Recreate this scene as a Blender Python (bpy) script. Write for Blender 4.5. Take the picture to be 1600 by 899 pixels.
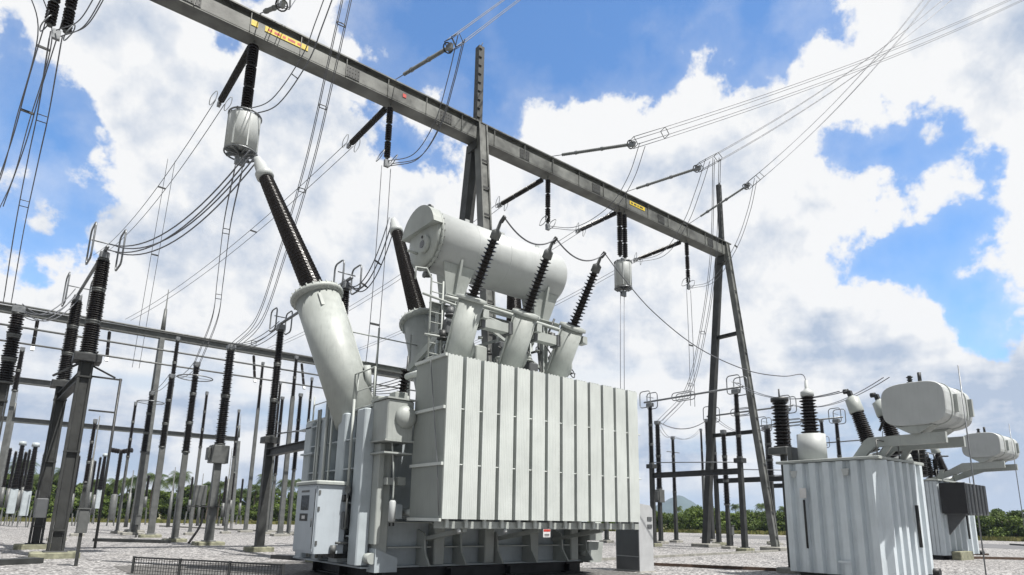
import bpy, math, random
from math import sin, cos, pi, radians, hypot, atan2, sqrt
from mathutils import Vector as V, Matrix
random.seed(7)
for o in list(bpy.data.objects): bpy.data.objects.remove(o)
S = bpy.context.scene
COL = S.collection

# ------------------------------------------------------------ camera
YAW, TILT, ROLL, F, PY, H = 0.899812818, 0.216249973, 0.018412961, 987.985, 593.81, 1.6
CAM = V((0, 0, H))
fwd = V((cos(YAW)*cos(TILT), sin(YAW)*cos(TILT), sin(TILT)))
r0 = V((sin(YAW), -cos(YAW), 0)); u0 = r0.cross(fwd)
rgt = r0*cos(ROLL)+u0*sin(ROLL); upv = rgt.cross(fwd)
cd = bpy.data.cameras.new('camera'); cam = bpy.data.objects.new('camera', cd); COL.objects.link(cam)
m = Matrix((rgt, upv, -fwd)).transposed().to_4x4(); m.translation = CAM; cam.matrix_world = m
cd.sensor_fit = 'HORIZONTAL'; cd.sensor_width = 36; cd.lens = F/1600*36
cd.shift_y = (PY-449.5)/1600; cd.clip_end = 20000; cd.clip_start = .1
S.camera = cam

def ray(px, py): return fwd+rgt*((px-800)/F)-upv*((py-PY)/F)
def P(px, py, **k):
    """point of the place seen at (px,py) of the 1600 px wide photo that lies in a known plane of the yard"""
    r = ray(px, py)
    for a, i in (('x', 0), ('y', 1), ('z', 2)):
        if a in k: return CAM+r*((k[a]-CAM[i])/r[i])
    return CAM+r*k['d']
def pr(p):
    v = V(p)-CAM; w = v.dot(fwd); return 800+F*v.dot(rgt)/w, PY-F*v.dot(upv)/w
def hz(g, ty):
    """height of the point above ground point g that shows at picture row ty"""
    lo, hi = 0., 60.
    for _ in range(40):
        mm = (lo+hi)/2
        if pr((g[0], g[1], mm))[1] > ty: lo = mm
        else: hi = mm
    return mm

# ------------------------------------------------------------ sun, sky, exposure
SUN = V((.12, -.46, .88)).normalized()
sl = bpy.data.lights.new('sun', 'SUN'); sl.energy = 4.5; sl.angle = radians(.5); sl.color = (1, .965, .91)
so = bpy.data.objects.new('sun', sl); COL.objects.link(so); so.rotation_euler = SUN.to_track_quat('Z', 'Y').to_euler()
S.view_settings.view_transform = 'Standard'; S.view_settings.look = 'None'
S.view_settings.exposure = .76; S.view_settings.gamma = 1
W = bpy.data.worlds.new('World'); S.world = W; W.use_nodes = True
nt = W.node_tree; nt.nodes.clear()
class G:
    """tiny node builder"""
    def __init__(s, t): s.t = t
    def n(s, ty, **k):
        a = s.t.nodes.new(ty)
        for q, v in k.items(): setattr(a, q, v)
        return a
    def put(s, sock, v):
        if hasattr(v, 'links') or isinstance(v, bpy.types.NodeSocket): s.t.links.new(v, sock)
        else: sock.default_value = v
    def math(s, op, a, b=0., c=0., clamp=False):
        n = s.n('ShaderNodeMath', operation=op, use_clamp=clamp)
        for i, v in enumerate((a, b, c)): s.put(n.inputs[i], v)
        return n.outputs[0]
    def vm(s, op, a, b=(0, 0, 0)):
        n = s.n('ShaderNodeVectorMath', operation=op); s.put(n.inputs[0], a); s.put(n.inputs[1], b)
        return n.outputs['Value'] if op in ('DISTANCE', 'DOT_PRODUCT', 'LENGTH') else n.outputs[0]
    def noise(s, vec, scale, detail=4, rough=.5, col=False, dist=0.):
        n = s.n('ShaderNodeTexNoise'); s.put(n.inputs['Vector'], vec); n.inputs['Scale'].default_value = scale
        n.inputs['Detail'].default_value = detail; n.inputs['Roughness'].default_value = rough; n.inputs['Distortion'].default_value = dist
        return n.outputs['Color' if col else 'Fac']
    def rng(s, v, a, b, c=0., d=1., smooth=False):
        n = s.n('ShaderNodeMapRange'); n.interpolation_type = 'SMOOTHSTEP' if smooth else 'LINEAR'
        s.put(n.inputs[0], v)
        for i, q in enumerate((a, b, c, d)): n.inputs[i+1].default_value = q
        return n.outputs[0]
    def mix(s, f, a, b, mode='MIX'):
        n = s.n('ShaderNodeMix', data_type='RGBA', blend_type=mode); n.clamp_factor = True
        s.put(n.inputs[0], f)
        for i, v in ((6, a), (7, b)):
            if isinstance(v, tuple) and len(v) == 3: v = v+(1,)
            s.put(n.inputs[i], v)
        return n.outputs[2]
g = G(nt)
sky = g.n('ShaderNodeTexSky', sky_type='NISHITA'); sky.sun_disc = False
sky.sun_elevation = math.asin(SUN.z); sky.sun_rotation = atan2(SUN.x, SUN.y)
sky.air_density = 1.0; sky.dust_density = .25; sky.ozone_density = 2.0
bgs = g.n('ShaderNodeBackground'); bgs.inputs[1].default_value = .122
skc = g.mix(1., sky.outputs[0], (.70, .94, 1.12), 'MULTIPLY'); nt.links.new(skc, bgs.inputs[0])
dirn = g.vm('NORMALIZE', g.n('ShaderNodeTexCoord').outputs['Generated'])
# openings of blue between the cumulus clouds, as directions in the sky (radius in radians)
BLUE = [(690, 45, 118), (850, 20, 130), (965, 5, 112), (1075, -10, 95), (1190, 25, 78), (735, 150, 62), (640, 205, 34), (700, 235, 20),
        (15, 130, 62), (45, 210, 92), (110, 300, 60), (25, 330, 52), (40, 385, 34), 
        (1400, 195, 44), (1450, 215, 32), (1350, 165, 22), (1525, 275, 44), (1490, 330, 40), (1430, 372, 32), (1370, 400, 34), (1460, 435, 40),
        (1560, 465, 52), (1510, 345, 50), (1600, 500, 36), (1325, 215, 22), (1270, 40, 30), (390, 12, 30), (1280, 90, 14), (925, 65, 62), (1225, 80, 34), (1420, 270, 26), (1560, 390, 30), (1500, 400, 24), (560, 60, 20)]
warp = g.vm('SCALE', g.vm('SUBTRACT', g.noise(dirn, 5.5, 6, .6, True), (.5, .5, .5))); warp.node.inputs[3].default_value = .17
dw = g.vm('ADD', dirn, warp)
fld = None
for x, y, r in BLUE:
    c = ray(x, y).normalized(); sc = 1.22*r/F*(c.dot(fwd)**1.5)
    d = g.vm('DISTANCE', dw, tuple(c)); v = g.math('MULTIPLY_ADD', d, -1./.075, sc/.075)
    fld = v if fld is None else g.math('SMOOTH_MAX', fld, v, .4)
n1 = g.noise(dirn, 9., 9, .62)
n2 = g.noise(dirn, 34., 6, .6)
def puff(vec, sc):
    n = g.n('ShaderNodeTexVoronoi'); n.feature = 'F1'
    nt.links.new(vec, n.inputs['Vector']); n.inputs['Scale'].default_value = sc; n.inputs['Detail'].default_value = 2; n.inputs['Roughness'].default_value = .55
    n.inputs['Lacunarity'].default_value = 2.1; n.normalize = True
    return n.outputs['Distance']
wp2 = g.vm('SCALE', g.vm('SUBTRACT', g.noise(dirn, 16., 5, .6, True), (.5, .5, .5))); wp2.node.inputs[3].default_value = .05
dp = g.vm('ADD', dirn, wp2)
pf = puff(dp, 11.)
f2 = g.math('ADD', fld, g.math('MULTIPLY_ADD', n1, 2.2, -1.10))
f2 = g.math('ADD', f2, g.math('MULTIPLY_ADD', pf, 1.5, -.37))
f2 = g.math('ADD', f2, g.math('MULTIPLY_ADD', n2, .34, -.17))
blue = g.math('MULTIPLY', g.rng(f2, -.06, .22, smooth=True), g.rng(f2, .1, .9, .84, 1.))
# thin veil inside the blue
veil = g.rng(g.noise(dirn, 7., 8, .6), .54, .80, 0, .36)
blue = g.math('MULTIPLY', blue, g.math('SUBTRACT', 1., veil))
# cumulus shading: lit crests, grey-blue bases
bil = g.noise(dirn, 8., 8, .58); bil2 = g.noise(g.vm('ADD', dirn, tuple(SUN*.03+V((0, 0, .02)))), 8., 8, .58)
rel = g.math('SUBTRACT', bil, bil2)
big = g.noise(g.vm('MULTIPLY', dirn, (1, 1, 1.7)), 2.7, 5, .5)
sepz = g.n('ShaderNodeSeparateXYZ'); nt.links.new(dirn, sepz.inputs[0]); dz = sepz.outputs[2]
lay = g.noise(g.vm('MULTIPLY', dirn, (1, 1, 4.2)), 3.4, 6, .55)
lo_ = g.rng(dz, .03, .42, 1., 0.)
shade = g.math('ADD', g.rng(big, .45, .66, 0, .62), g.math('MULTIPLY', rel, 3.4))
shade = g.math('ADD', shade, g.math('MULTIPLY_ADD', pf, .9, -.22))
shade = g.math('ADD', shade, g.math('MULTIPLY', lo_, g.rng(lay, .42, .60, -.10, 1.15)))
edge = g.rng(f2, -1.0, -.1, 0., -.55)
shade = g.math('ADD', shade, edge, clamp=True)
cc = g.mix(shade, (.99, .995, 1.0), (.50, .59, .74))
# pale blue slots of sky between the flat layers near the horizon
slot = g.math('MULTIPLY', g.rng(g.noise(g.vm('ADD', g.vm('MULTIPLY', dirn, (1, 1, 5.)), (3.1, 1.7, 4.)), 2.6, 5, .5), .52, .66), g.rng(dz, .10, .27, .75, 0.))
cc = g.mix(slot, cc, (.40, .60, .84))
cc = g.mix(g.rng(dz, .0, .10, .35, 0.), cc, (.74, .80, .86))
bgc = g.n('ShaderNodeBackground'); nt.links.new(cc, bgc.inputs[0])
# clouds out of view, behind and overhead, are made dimmer to cut fill light
side_ = g.rng(g.vm('DOT_PRODUCT', dirn, tuple(V((.60, .70, .39)).normalized())), .22, .70, .60, 1., smooth=True)
nt.links.new(g.math('MULTIPLY', side_, .565), bgc.inputs[1])
mx = g.n('ShaderNodeMixShader'); nt.links.new(blue, mx.inputs[0]); nt.links.new(bgc.outputs[0], mx.inputs[1]); nt.links.new(bgs.outputs[0], mx.inputs[2])
wo = g.n('ShaderNodeOutputWorld'); nt.links.new(mx.outputs[0], wo.inputs[0])

# ------------------------------------------------------------ materials
def mat(name, col, rough=.6, metal=0., var=.12, scale=3., spec=.5, streak=0., bump=0., bscale=60., coord='Object', col2=None, coat=0.):
    M = bpy.data.materials.new(name); M.use_nodes = True; t = M.node_tree; q = G(t); b = t.nodes['Principled BSDF']
    tc = q.n('ShaderNodeTexCoord').outputs[coord]
    n = q.noise(tc, scale, 6, .6); dark = tuple(c*(1-var*2.2) for c in col); lite = tuple(min(1, c*(1+var)) for c in col)
    if col2: dark = col2
    c = q.mix(q.rng(n, .3, .7), dark, lite)
    if streak:
        st = q.noise(q.vm('MULTIPLY', tc, (9, 9, .7)), 2.2, 5, .6)
        c = q.mix(q.rng(st, .52, .8, 0, streak), c, tuple(x*.55 for x in col))
    t.links.new(c, b.inputs['Base Color'])
    b.inputs['Metallic'].default_value = metal; b.inputs['Specular IOR Level'].default_value = spec
    t.links.new(q.rng(q.noise(tc, scale*4, 3), .3, .7, max(.05, rough-.1), min(1, rough+.12)), b.inputs['Roughness'])
    if bump:
        bn = q.n('ShaderNodeBump'); bn.inputs['Strength'].default_value = bump; bn.inputs['Distance'].default_value = .02
        t.links.new(q.noise(tc, bscale, 4), bn.inputs['Height']); t.links.new(bn.outputs[0], b.inputs['Normal'])
    if coat: b.inputs['Coat Weight'].default_value = coat; b.inputs['Coat Roughness'].default_value = .15
    return M
M = dict(
 paint=mat('pale_grey_paint', (.345, .368, .352), .5, var=.10, scale=1.1, streak=.5, bump=.05, bscale=9),
 paint2=mat('blue_grey_paint', (.39, .435, .46), .5, var=.10, scale=1.6, streak=.35),
 fin=mat('radiator_paint', (.50, .53, .512), .5, var=.06, scale=.9, streak=.34),
 lite=mat('light_cabinet_paint', (.40, .445, .485), .5, var=.04, scale=1.6, streak=.25, bump=.04, bscale=7),
 plate=mat('shaded_end_paint', (.25, .27, .255), .5, var=.05, scale=1.5, streak=.35),  # radiator paint darkened, shade of the end face put into the colour
 tank2=mat('corrugated_tank_paint', (.53, .585, .62), .5, var=.05, scale=1.4, streak=.4, bump=.04, bscale=7),
 white=mat('white_enamel', (.40, .42, .42), .5, var=.06, scale=1.2, streak=.25),
 porc=mat('brown_porcelain', (.010, .0072, .0068), .34, var=.2, scale=5, spec=.4),
 poly=mat('grey_composite', (.17, .18, .18), .5, var=.1),
 steel=mat('weathered_galvanised_steel', (.042, .044, .043), .55, metal=.2, var=.22, scale=1.8, streak=.5, bump=.1, bscale=30),
 zinc=mat('bright_galvanised_steel', (.115, .12, .118), .5, metal=.2, var=.15, scale=2.2, streak=.3),
 beam=mat('beam_steel', (.145, .15, .142), .5, metal=.2, var=.32, scale=.9, streak=.55, bump=.1, bscale=18),
 dark=mat('dark_steel', (.045, .047, .048), .5, metal=.3, var=.2),
 alu=mat('aluminium', (.20, .21, .22), .42, metal=.5, var=.1),
 cable=mat('aluminium_cable', (.13, .135, .15), .5, metal=.3, var=.1),
 conc=mat('concrete', (.27, .265, .24), .9, var=.16, scale=5, bump=.3, bscale=40),
 moss=mat('mossy_concrete', (.24, .24, .17), .9, var=.2, scale=6, bump=.3, bscale=40),
 black=mat('black_rubber', (.012, .012, .013), .5),
 glass=mat('dark_window', (.02, .025, .03), .12, spec=.8),
 yellow=mat('yellow_sign', (.62, .46, .03), .5, var=.15, scale=14),
 red=mat('red_sign', (.45, .04, .03), .5),
 label=mat('white_plate', (.6, .6, .6), .5),
 greybox=mat('grey_cabinet', (.085, .09, .095), .5, var=.06),
 rust=mat('rusty_steel', (.10, .065, .045), .8, var=.25, scale=5),
 trunk=mat('tree_bark', (.12, .10, .08), .9, var=.25, scale=8),
)
def leafmat(name, a, b_):
    Mx = bpy.data.materials.new(name); Mx.use_nodes = True; t = Mx.node_tree; q = G(t); b = t.nodes['Principled BSDF']
    geo = q.n('ShaderNodeNewGeometry'); oi = q.n('ShaderNodeObjectInfo')
    n = q.noise(geo.outputs['Position'], .9, 5, .7)
    c = q.mix(q.rng(n, .36, .64), a, b_)
    c = q.mix(q.math('MULTIPLY', oi.outputs['Random'], .5), c, tuple((x+y)*.5*.7 for x, y in zip(a, (.05, .07, .02))))
    t.links.new(c, b.inputs['Base Color']); b.inputs['Roughness'].default_value = .6; b.inputs['Specular IOR Level'].default_value = .25
    tr = q.n('ShaderNodeBsdfTranslucent'); t.links.new(c, tr.inputs[0]); mxx = q.n('ShaderNodeMixShader'); mxx.inputs[0].default_value = .3
    t.links.new(b.outputs[0], mxx.inputs[1]); t.links.new(tr.outputs[0], mxx.inputs[2])
    t.links.new(mxx.outputs[0], t.nodes['Material Output'].inputs[0])
    return Mx
M['leaf'] = leafmat('bush_leaves', (.045, .082, .018), (.17, .23, .045))
M['palm'] = leafmat('palm_leaves', (.035, .065, .020), (.12, .16, .045))
M['grass'] = leafmat('dry_grass', (.10, .13, .03), (.26, .22, .09))

def gravel():
    Mx = bpy.data.materials.new('gravel'); Mx.use_nodes = True; t = Mx.node_tree; q = G(t); b = t.nodes['Principled BSDF']
    pos = q.n('ShaderNodeNewGeometry').outputs['Position']
    out = []
    for sc in (10., 21.):
        v = q.n('ShaderNodeTexVoronoi'); v.inputs['Scale'].default_value = sc; v.inputs['Randomness'].default_value = 1
        t.links.new(q.vm('MULTIPLY', pos, (1, 1, 0)), v.inputs['Vector']); out.append(v)
    sep = q.n('ShaderNodeSeparateColor'); t.links.new(out[0].outputs['Color'], sep.inputs[0])
    sep2 = q.n('ShaderNodeSeparateColor'); t.links.new(out[1].outputs['Color'], sep2.inputs[0])
    tone = q.math('ADD', q.math('MULTIPLY', sep.outputs[0], .55), q.math('MULTIPLY', sep2.outputs[1], .45))
    c = q.mix(q.rng(tone, .22, .78), (.06, .058, .06), (.66, .645, .635))
    big = q.noise(pos, .16, 5, .6); c = q.mix(q.rng(big, .4, .7, 0, .45), c, (.25, .24, .235))
    brown = q.noise(pos, .7, 4, .6); c = q.mix(q.rng(brown, .55, .75, 0, .3), c, (.26, .22, .185))
    # gaps between the stones
    gap = q.rng(out[0].outputs['Distance'], .32, .62, 0, .55); c = q.mix(gap, c, (.05, .048, .048))
    t.links.new(c, b.inputs['Base Color']); b.inputs['Roughness'].default_value = .85
    bn = q.n('ShaderNodeBump'); bn.inputs['Strength'].default_value = 1.; bn.inputs['Distance'].default_value = .06
    hh = q.math('ADD', q.math('MULTIPLY', out[0].outputs['Distance'], -1.), q.math('MULTIPLY', out[1].outputs['Distance'], -.4))
    t.links.new(hh, bn.inputs['Height']); t.links.new(bn.outputs[0], b.inputs['Normal'])
    return Mx
M['gravel'] = gravel()
M['earth'] = mat('dry_grassland', (.12, .13, .05), .95, var=.3, scale=.05, coord='Object', col2=(.20, .17, .09))
M['road'] = mat('road_surface', (.13, .13, .135), .9, var=.12, scale=.4, bump=.2, bscale=20)
M['hill'] = mat('hill_forest', (.055, .085, .075), .95, var=.2, scale=.02)

# ------------------------------------------------------------ mesh builder
class MB:
    def __init__(s): s.v = []; s.f = []; s.sm = []
    def add(s, vs, fs, smooth=False):
        k = len(s.v); s.v += [tuple(a) for a in vs]; s.f += [tuple(i+k for i in q) for q in fs]; s.sm += [smooth]*len(fs); return s
    def box(s, a, b):
        x0, y0, z0 = a; x1, y1, z1 = b
        x0, x1 = sorted((x0, x1)); y0, y1 = sorted((y0, y1)); z0, z1 = sorted((z0, z1))
        return s.add([(x0,y0,z0),(x1,y0,z0),(x1,y1,z0),(x0,y1,z0),(x0,y0,z1),(x1,y0,z1),(x1,y1,z1),(x0,y1,z1)],
                     [(0,3,2,1),(4,5,6,7),(0,1,5,4),(1,2,6,5),(2,3,7,6),(3,0,4,7)])
    def cbox(s, a, b, c=.02):
        """box with chamfered vertical and top edges"""
        x0, y0, z0 = a; x1, y1, z1 = b
        x0, x1 = sorted((x0, x1)); y0, y1 = sorted((y0, y1)); z0, z1 = sorted((z0, z1))
        def ring(i, z): return [(x0+c+i,y0+i,z),(x1-c-i,y0+i,z),(x1-i,y0+c+i,z),(x1-i,y1-c-i,z),(x1-c-i,y1-i,z),(x0+c+i,y1-i,z),(x0+i,y1-c-i,z),(x0+i,y0+c+i,z)]
        vs = ring(0, z0)+ring(0, z1-c)+ring(c, z1)
        fs = [tuple(range(7, -1, -1)), tuple(range(16, 24))]
        for L in (0, 8):
            for i in range(8): fs.append((L+i, L+(i+1) % 8, L+8+(i+1) % 8, L+8+i))
        return s.add(vs, fs)
    @staticmethod
    def frame(d, ref=None):
        d = V(d).normalized(); r = V(ref) if ref else (V((0,0,1)) if abs(d.z) < .9 else V((1,0,0)))
        a = r.cross(d).normalized(); b = d.cross(a); return d, a, b
    def bar(s, p, q, w, h, ref=None):
        """rectangular bar from p to q, w sideways, h along ref"""
        p = V(p); q = V(q); d, a, b = s.frame(q-p, ref); a = a*w/2; b = b*h/2
        return s.add([p-a-b,p+a-b,p+a+b,p-a+b,q-a-b,q+a-b,q+a+b,q-a+b], [(0,3,2,1),(4,5,6,7),(0,1,5,4),(1,2,6,5),(2,3,7,6),(3,0,4,7)])
    def ibeam(s, p, q, w, h, t=.03, ref=None):
        p = V(p); q = V(q); d, a, b = s.frame(q-p, ref)
        for k in (-1, 1): s.bar(p+b*k*(h/2-t/2), q+b*k*(h/2-t/2), w, t, ref)
        s.bar(p, q, t, h-2*t-.002, ref); return s
    def tube(s, pts, r, n=6, closed=False, smooth=True):
        pts = [V(p) for p in pts]; N = len(pts); vs = []; a = None
        for i, p in enumerate(pts):
            if closed: d = pts[(i+1) % N]-pts[i-1]
            else: d = pts[min(i+1, N-1)]-pts[max(i-1, 0)]
            d.normalize()
            if a is None: _, a, b = s.frame(d)
            else:
                a = (a-d*a.dot(d)); a.normalize(); b = d.cross(a)
            for k in range(n):
                t = 2*pi*k/n; vs.append(p+a*r*cos(t)+b*r*sin(t))
        fs = []
        for i in range(N if closed else N-1):
            j = (i+1) % N
            for k in range(n): fs.append((i*n+k, i*n+(k+1) % n, j*n+(k+1) % n, j*n+k))
        if not closed: fs += [tuple(range(n-1, -1, -1)), tuple((N-1)*n+k for k in range(n))]
        return s.add(vs, fs, smooth)
    def lathe(s, p0, p1, prof, n=20, smooth=True):
        """prof: list of (t along p0->p1 in metres, radius)"""
        p0 = V(p0); d, a, b = s.frame(V(p1)-p0); vs = []
        for t, r in prof:
            for k in range(n):
                w = 2*pi*k/n; vs.append(p0+d*t+a*max(r, .0005)*cos(w)+b*max(r, .0005)*sin(w))
        fs = []
        for i in range(len(prof)-1):
            for k in range(n): fs.append((i*n+k, i*n+(k+1) % n, (i+1)*n+(k+1) % n, (i+1)*n+k))
        fs += [tuple(range(n-1, -1, -1)), tuple((len(prof)-1)*n+k for k in range(n))]
        return s.add(vs, fs, smooth)
    def cyl(s, p0, p1, r, r2=None, n=20):
        L = (V(p1)-V(p0)).length; r2 = r if r2 is None else r2; c = min(.012, r*.2)
        k = len(s.f); s.lathe(p0, p1, [(0, r), (L, r2)], n); s.sm[-1] = s.sm[-2] = False; return s
    def sheds(s, p0, p1, rc, rs, pitch, rc1=None, rs1=None, n=14, alt=.85):
        L = (V(p1)-V(p0)).length; N = max(2, int(L/pitch)); h = L/N; prof = []
        rc1 = rc if rc1 is None else rc1; rs1 = rs if rs1 is None else rs1
        for i in range(N):
            t = i/N; c = rc+(rc1-rc)*t; r = (rs+(rs1-rs)*t)*(1 if i % 2 == 0 else alt)
            prof += [(h*i+.001, c), (h*(i+.38), r), (h*(i+.52), r*.985), (h*(i+.62), c)]
        prof.append((L, rc1)); s.lathe(p0, p1, prof, n, smooth=False); return s
    def disc(s, c, d, r, t=.05, n=20):
        c = V(c); d = V(d).normalized(); return s.cyl(c-d*t/2, c+d*t/2, r, n=n)
    def prism(s, poly, off):
        """closed polygon extruded by vector off"""
        n = len(poly); off = V(off); vs = [V(p) for p in poly]+[V(p)+off for p in poly]
        nrm = V((0, 0, 0))
        for i in range(n): nrm += V(poly[i]).cross(V(poly[(i+1) % n]))
        fl = nrm.dot(off) > 0
        fs = [tuple(range(n-1, -1, -1)) if fl else tuple(range(n)), tuple(range(n, 2*n)) if fl else tuple(range(2*n-1, n-1, -1))]
        for i in range(n):
            j = (i+1) % n; q = (i, j, n+j, n+i); fs.append(q if fl else q[::-1])
        return s.add(vs, fs)
    def ring(s, c, d, r, tr=.02, n=22, k=5):
        _, a, b = s.frame(d); c = V(c)
        return s.tube([c+a*r*cos(2*pi*i/n)+b*r*sin(2*pi*i/n) for i in range(n)], tr, k, closed=True)
    def loop(s, c, a, b, w, h, tr=.03, cr=.15):
        """rounded rectangular corona loop, axes a,b"""
        c = V(c); a = V(a).normalized(); b = V(b).normalized(); pts = []
        for sx, sy, st in ((1,1,0),(-1,1,1),(-1,-1,2),(1,-1,3)):
            o = c+a*sx*(w/2-cr)+b*sy*(h/2-cr)
            for i in range(4):
                t = (st+i/3)*pi/2; pts.append(o+a*cr*cos(t)+b*cr*sin(t))
        return s.tube(pts, tr, 6, closed=True)
    def build(s, name, material, root=None, parent=None):
        me = bpy.data.meshes.new(name); off = V(root['_o']) if root is not None else V((0, 0, 0))
        me.from_pydata([tuple(V(v)-off) for v in s.v], [], s.f); me.polygons.foreach_set('use_smooth', s.sm)
        me.materials.append(material); me.update()
        o = bpy.data.objects.new(name, me); COL.objects.link(o)
        if parent is not None: o.parent = parent
        elif root is not None: o.parent = root
        return o
def tag(o, label=None, cat=None, group=None, kind=None):
    if label: o['label'] = label
    if cat: o['category'] = cat
    if group: o['group'] = group
    if kind: o['kind'] = kind
    return o
ROOTS = []
def thing(name, loc, label, cat, group=None):
    o = bpy.data.objects.new(name, None); o.location = V(loc); o['_o'] = list(V(loc)); COL.objects.link(o); o.empty_display_size = .3
    ROOTS.append(o); return tag(o, label, cat, group)
def sag(p, q, s, n=16):
    p = V(p); q = V(q); return [p.lerp(q, i/n)-V((0, 0, 1))*s*4*(i/n)*(1-i/n) for i in range(n+1)]
def curve(pts, n=8):
    """Catmull-Rom through pts"""
    pts = [V(p) for p in pts]; e = [pts[0]*2-pts[1]]+pts+[pts[-1]*2-pts[-2]]; out = []
    for i in range(1, len(e)-2):
        a, b, c, d = e[i-1:i+3]
        for k in range(n):
            t = k/n; out.append(.5*((2*b)+(c-a)*t+(2*a-5*b+4*c-d)*t*t+(3*b-a-3*c+d)*t**3))
    out.append(pts[-1]); return out

# ============================================================ ground, hill, fence
def struct(mb, name, mt): return tag(mb.build(name, mt), kind='structure')
gr = MB()
def sheet(x0, y0, x1, y1, z, nm, mt):
    struct(MB().add([(x0,y0,z),(x1,y0,z),(x1,y1,z),(x0,y1,z)], [(0,1,2,3)]), nm, mt)
sheet(-9000, -9000, 9000, 9000, -.06, 'ground', M['earth'])
sheet(-60, -30, 105, 112, 0, 'gravel_yard', M['gravel'])
sheet(62, -30, 78, 48, .004, 'road', M['road'])
# mountain far behind the right side of the yard
hb = MB(); c = ray(1063, 800); c.z = 0; c.normalize(); side = V((c.y, -c.x, 0)); vs = []; fs = []; D = 2600
nx, ny = 56, 14
for j in range(ny):
    for i in range(nx):
        u = i/(nx-1)*2-1; w = j/(ny-1)*2-1
        hh = max(0, 1-abs(u)**1.35)**1.15*104*max(0, 1-w*w)
        hh += (sin(u*9+w*4)*3+sin(u*23+w*7)*1.4)*max(0, 1-abs(u)**2)*max(0, 1-w*w)
        p = c*(D+w*260)+side*u*170-side*8; vs.append((p.x, p.y, hh-1))
for j in range(ny-1):
    for i in range(nx-1): fs.append((j*nx+i, j*nx+i+1, (j+1)*nx+i+1, (j+1)*nx+i))
struct(hb.add(vs, fs, True), 'hill', M['hill'])

# ============================================================ the big transformer
T = thing('power_transformer', (11, 16.5, 0), 'large pale grey power transformer with long radiator bank and round oil tank on top', 'transformer')
PT, P2, FN = M['paint'], M['paint2'], M['fin']
X0, X1, Y0, Y1, ZB, ZT = 7.0, 14.85, 14.4, 18.75, .36, 4.36
skid = MB()
for y in (14.75, 16.5, 18.3): skid.ibeam((X0+.35, y, .17), (X1-.3, y, .17), .32, .33, .04)
for x in (7.6, 9.6, 11.6, 13.9): skid.ibeam((x, 14.5, .19), (x, 18.6, .19), .3, .30, .04)
skid.build('skid_base', M['dark'], T)
tk = MB().cbox((X0+.12, Y0+.12, ZB), (X1-.12, Y1-.12, ZT-.07), .06)
tank = tk.build('tank', P2, T)
MB().cbox((X0-.02, Y0-.02, ZT-.07), (X1+.02, Y1+.02, ZT), .02).build('tank_cover', PT, T)
fl = MB().box((X0-.06, Y0-.06, ZB+.02), (X1+.06, Y1+.06, ZB+.06)); fl.build('base_flange', P2, T)
# upright channels and shelves on the end wall (facing the left of the photo)
for y in (14.62, 15.75, 16.9, 18.1):
    MB().cbox((X0-.20, y-.24, ZB+.1), (X0+.115, y+.24, ZT-.12), .03).build('stiffener', P2, T)
for y in (15.18, 16.33, 17.5):
    for z in (1.1, 1.9, 2.75, 3.5):
        MB().box((X0-.185, y-.325, z), (X0+.118, y+.325, z+.03)).build('stiffener_shelf', P2, T)
for x in (7.35, 9.0, 10.6, 12.2, 13.8):
    MB().cbox((x-.16, Y0-.22, ZB+.08), (x+.16, Y0+.115, ZT-.12), .03).build('stiffener', PT, T)
for x in (8.15, 9.8, 11.4, 13.0, 14.4):
    for z in (.85, 1.45):
        MB().box((x-.62, Y0-.18, z), (x+.62, Y0+.117, z+.03)).build('stiffener_shelf', PT, T)
# curved lower skirt gussets and jacking bosses under the radiators
for x in (8.5, 9.6, 10.8, 12.0, 13.2, 14.2):
    MB().prism([(x, Y0+.1, .4), (x, Y0-.55, .42), (x, Y0-.30, .75), (x, Y0-.25, 1.2), (x, Y0+.1, 1.3)], (.05, 0, 0)).build('gusset', PT, T)
for x in (7.1, 14.3): MB().cyl((x, Y0-.28, .62), (x, Y0+.1, .62), .13).build('jacking_boss', PT, T)
# ---- radiator bank
RX0, RX1, RY0, RY1, RZ0, RZ1 = 7.77, 14.58, 12.2, 13.66, 1.57, 5.38
NR = 13; pit = (RX1-RX0)/NR; wv = pit*.80
for i in range(NR):
    xa = RX0+pit*i; n = 8; d = wv/n; rb = MB()
    # one radiator: vertical fins, each a flat hollow plate with rounded front and back edges
    for k in range(n):
        x = xa+d*(k+.5); h = d*.492; zt = RZ1-.02*((k % 2))
        pf = [(x-h, RY0+.0035), (x-h*.85, RY0+.001), (x, RY0), (x+h*.85, RY0+.001), (x+h, RY0+.0035), (x+h, RY1-.022), (x, RY1), (x-h, RY1-.022)]
        rb.prism([(a, b, RZ0) for a, b in pf], (0, 0, zt-RZ0))
    rb.box((xa+.015, RY0+.010, RZ0+.1), (xa+wv-.015, RY1-.05, RZ1-.06))
    r_ = rb.build('radiator', FN, T)
    for z in (RZ0+.14, RZ1-.16): MB().tube([(xa+wv/2, RY1-.1, z), (xa+wv/2, Y0+.12, z)], .085, 10).build('header_pipe', FN, T, r_)
    for z in (RZ0+1.23, RZ0+2.53): MB().tube([(xa+wv-.02, RY0+.04, z), (xa+pit+.02, RY0+.04, z)], .018, 6).build('spacer_bar', FN, T, r_)
    MB().box((xa+wv*.42, RY0+.10, RZ0-.19), (xa+wv*.60, RY0+.16, RZ0-.001)).build('rail_bracket', FN, T, r_)
for z in (RZ0-.02, RZ0+1.23, RZ0+2.53, RZ1-.03):
    MB().box((RX0-.075, RY0+.01, z-.035), (RX0-.013, RY1-.02, z+.035)).build('tie_strap', FN, T)
MB().box((RX0-.012, RY0+.03, RZ0+.02), (RX0-.001, RY1-.03, RZ1-.03)).build('end_shade_plate', M['plate'], T)  # added sheet over the end fin, its darker colour stands in for shade
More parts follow.
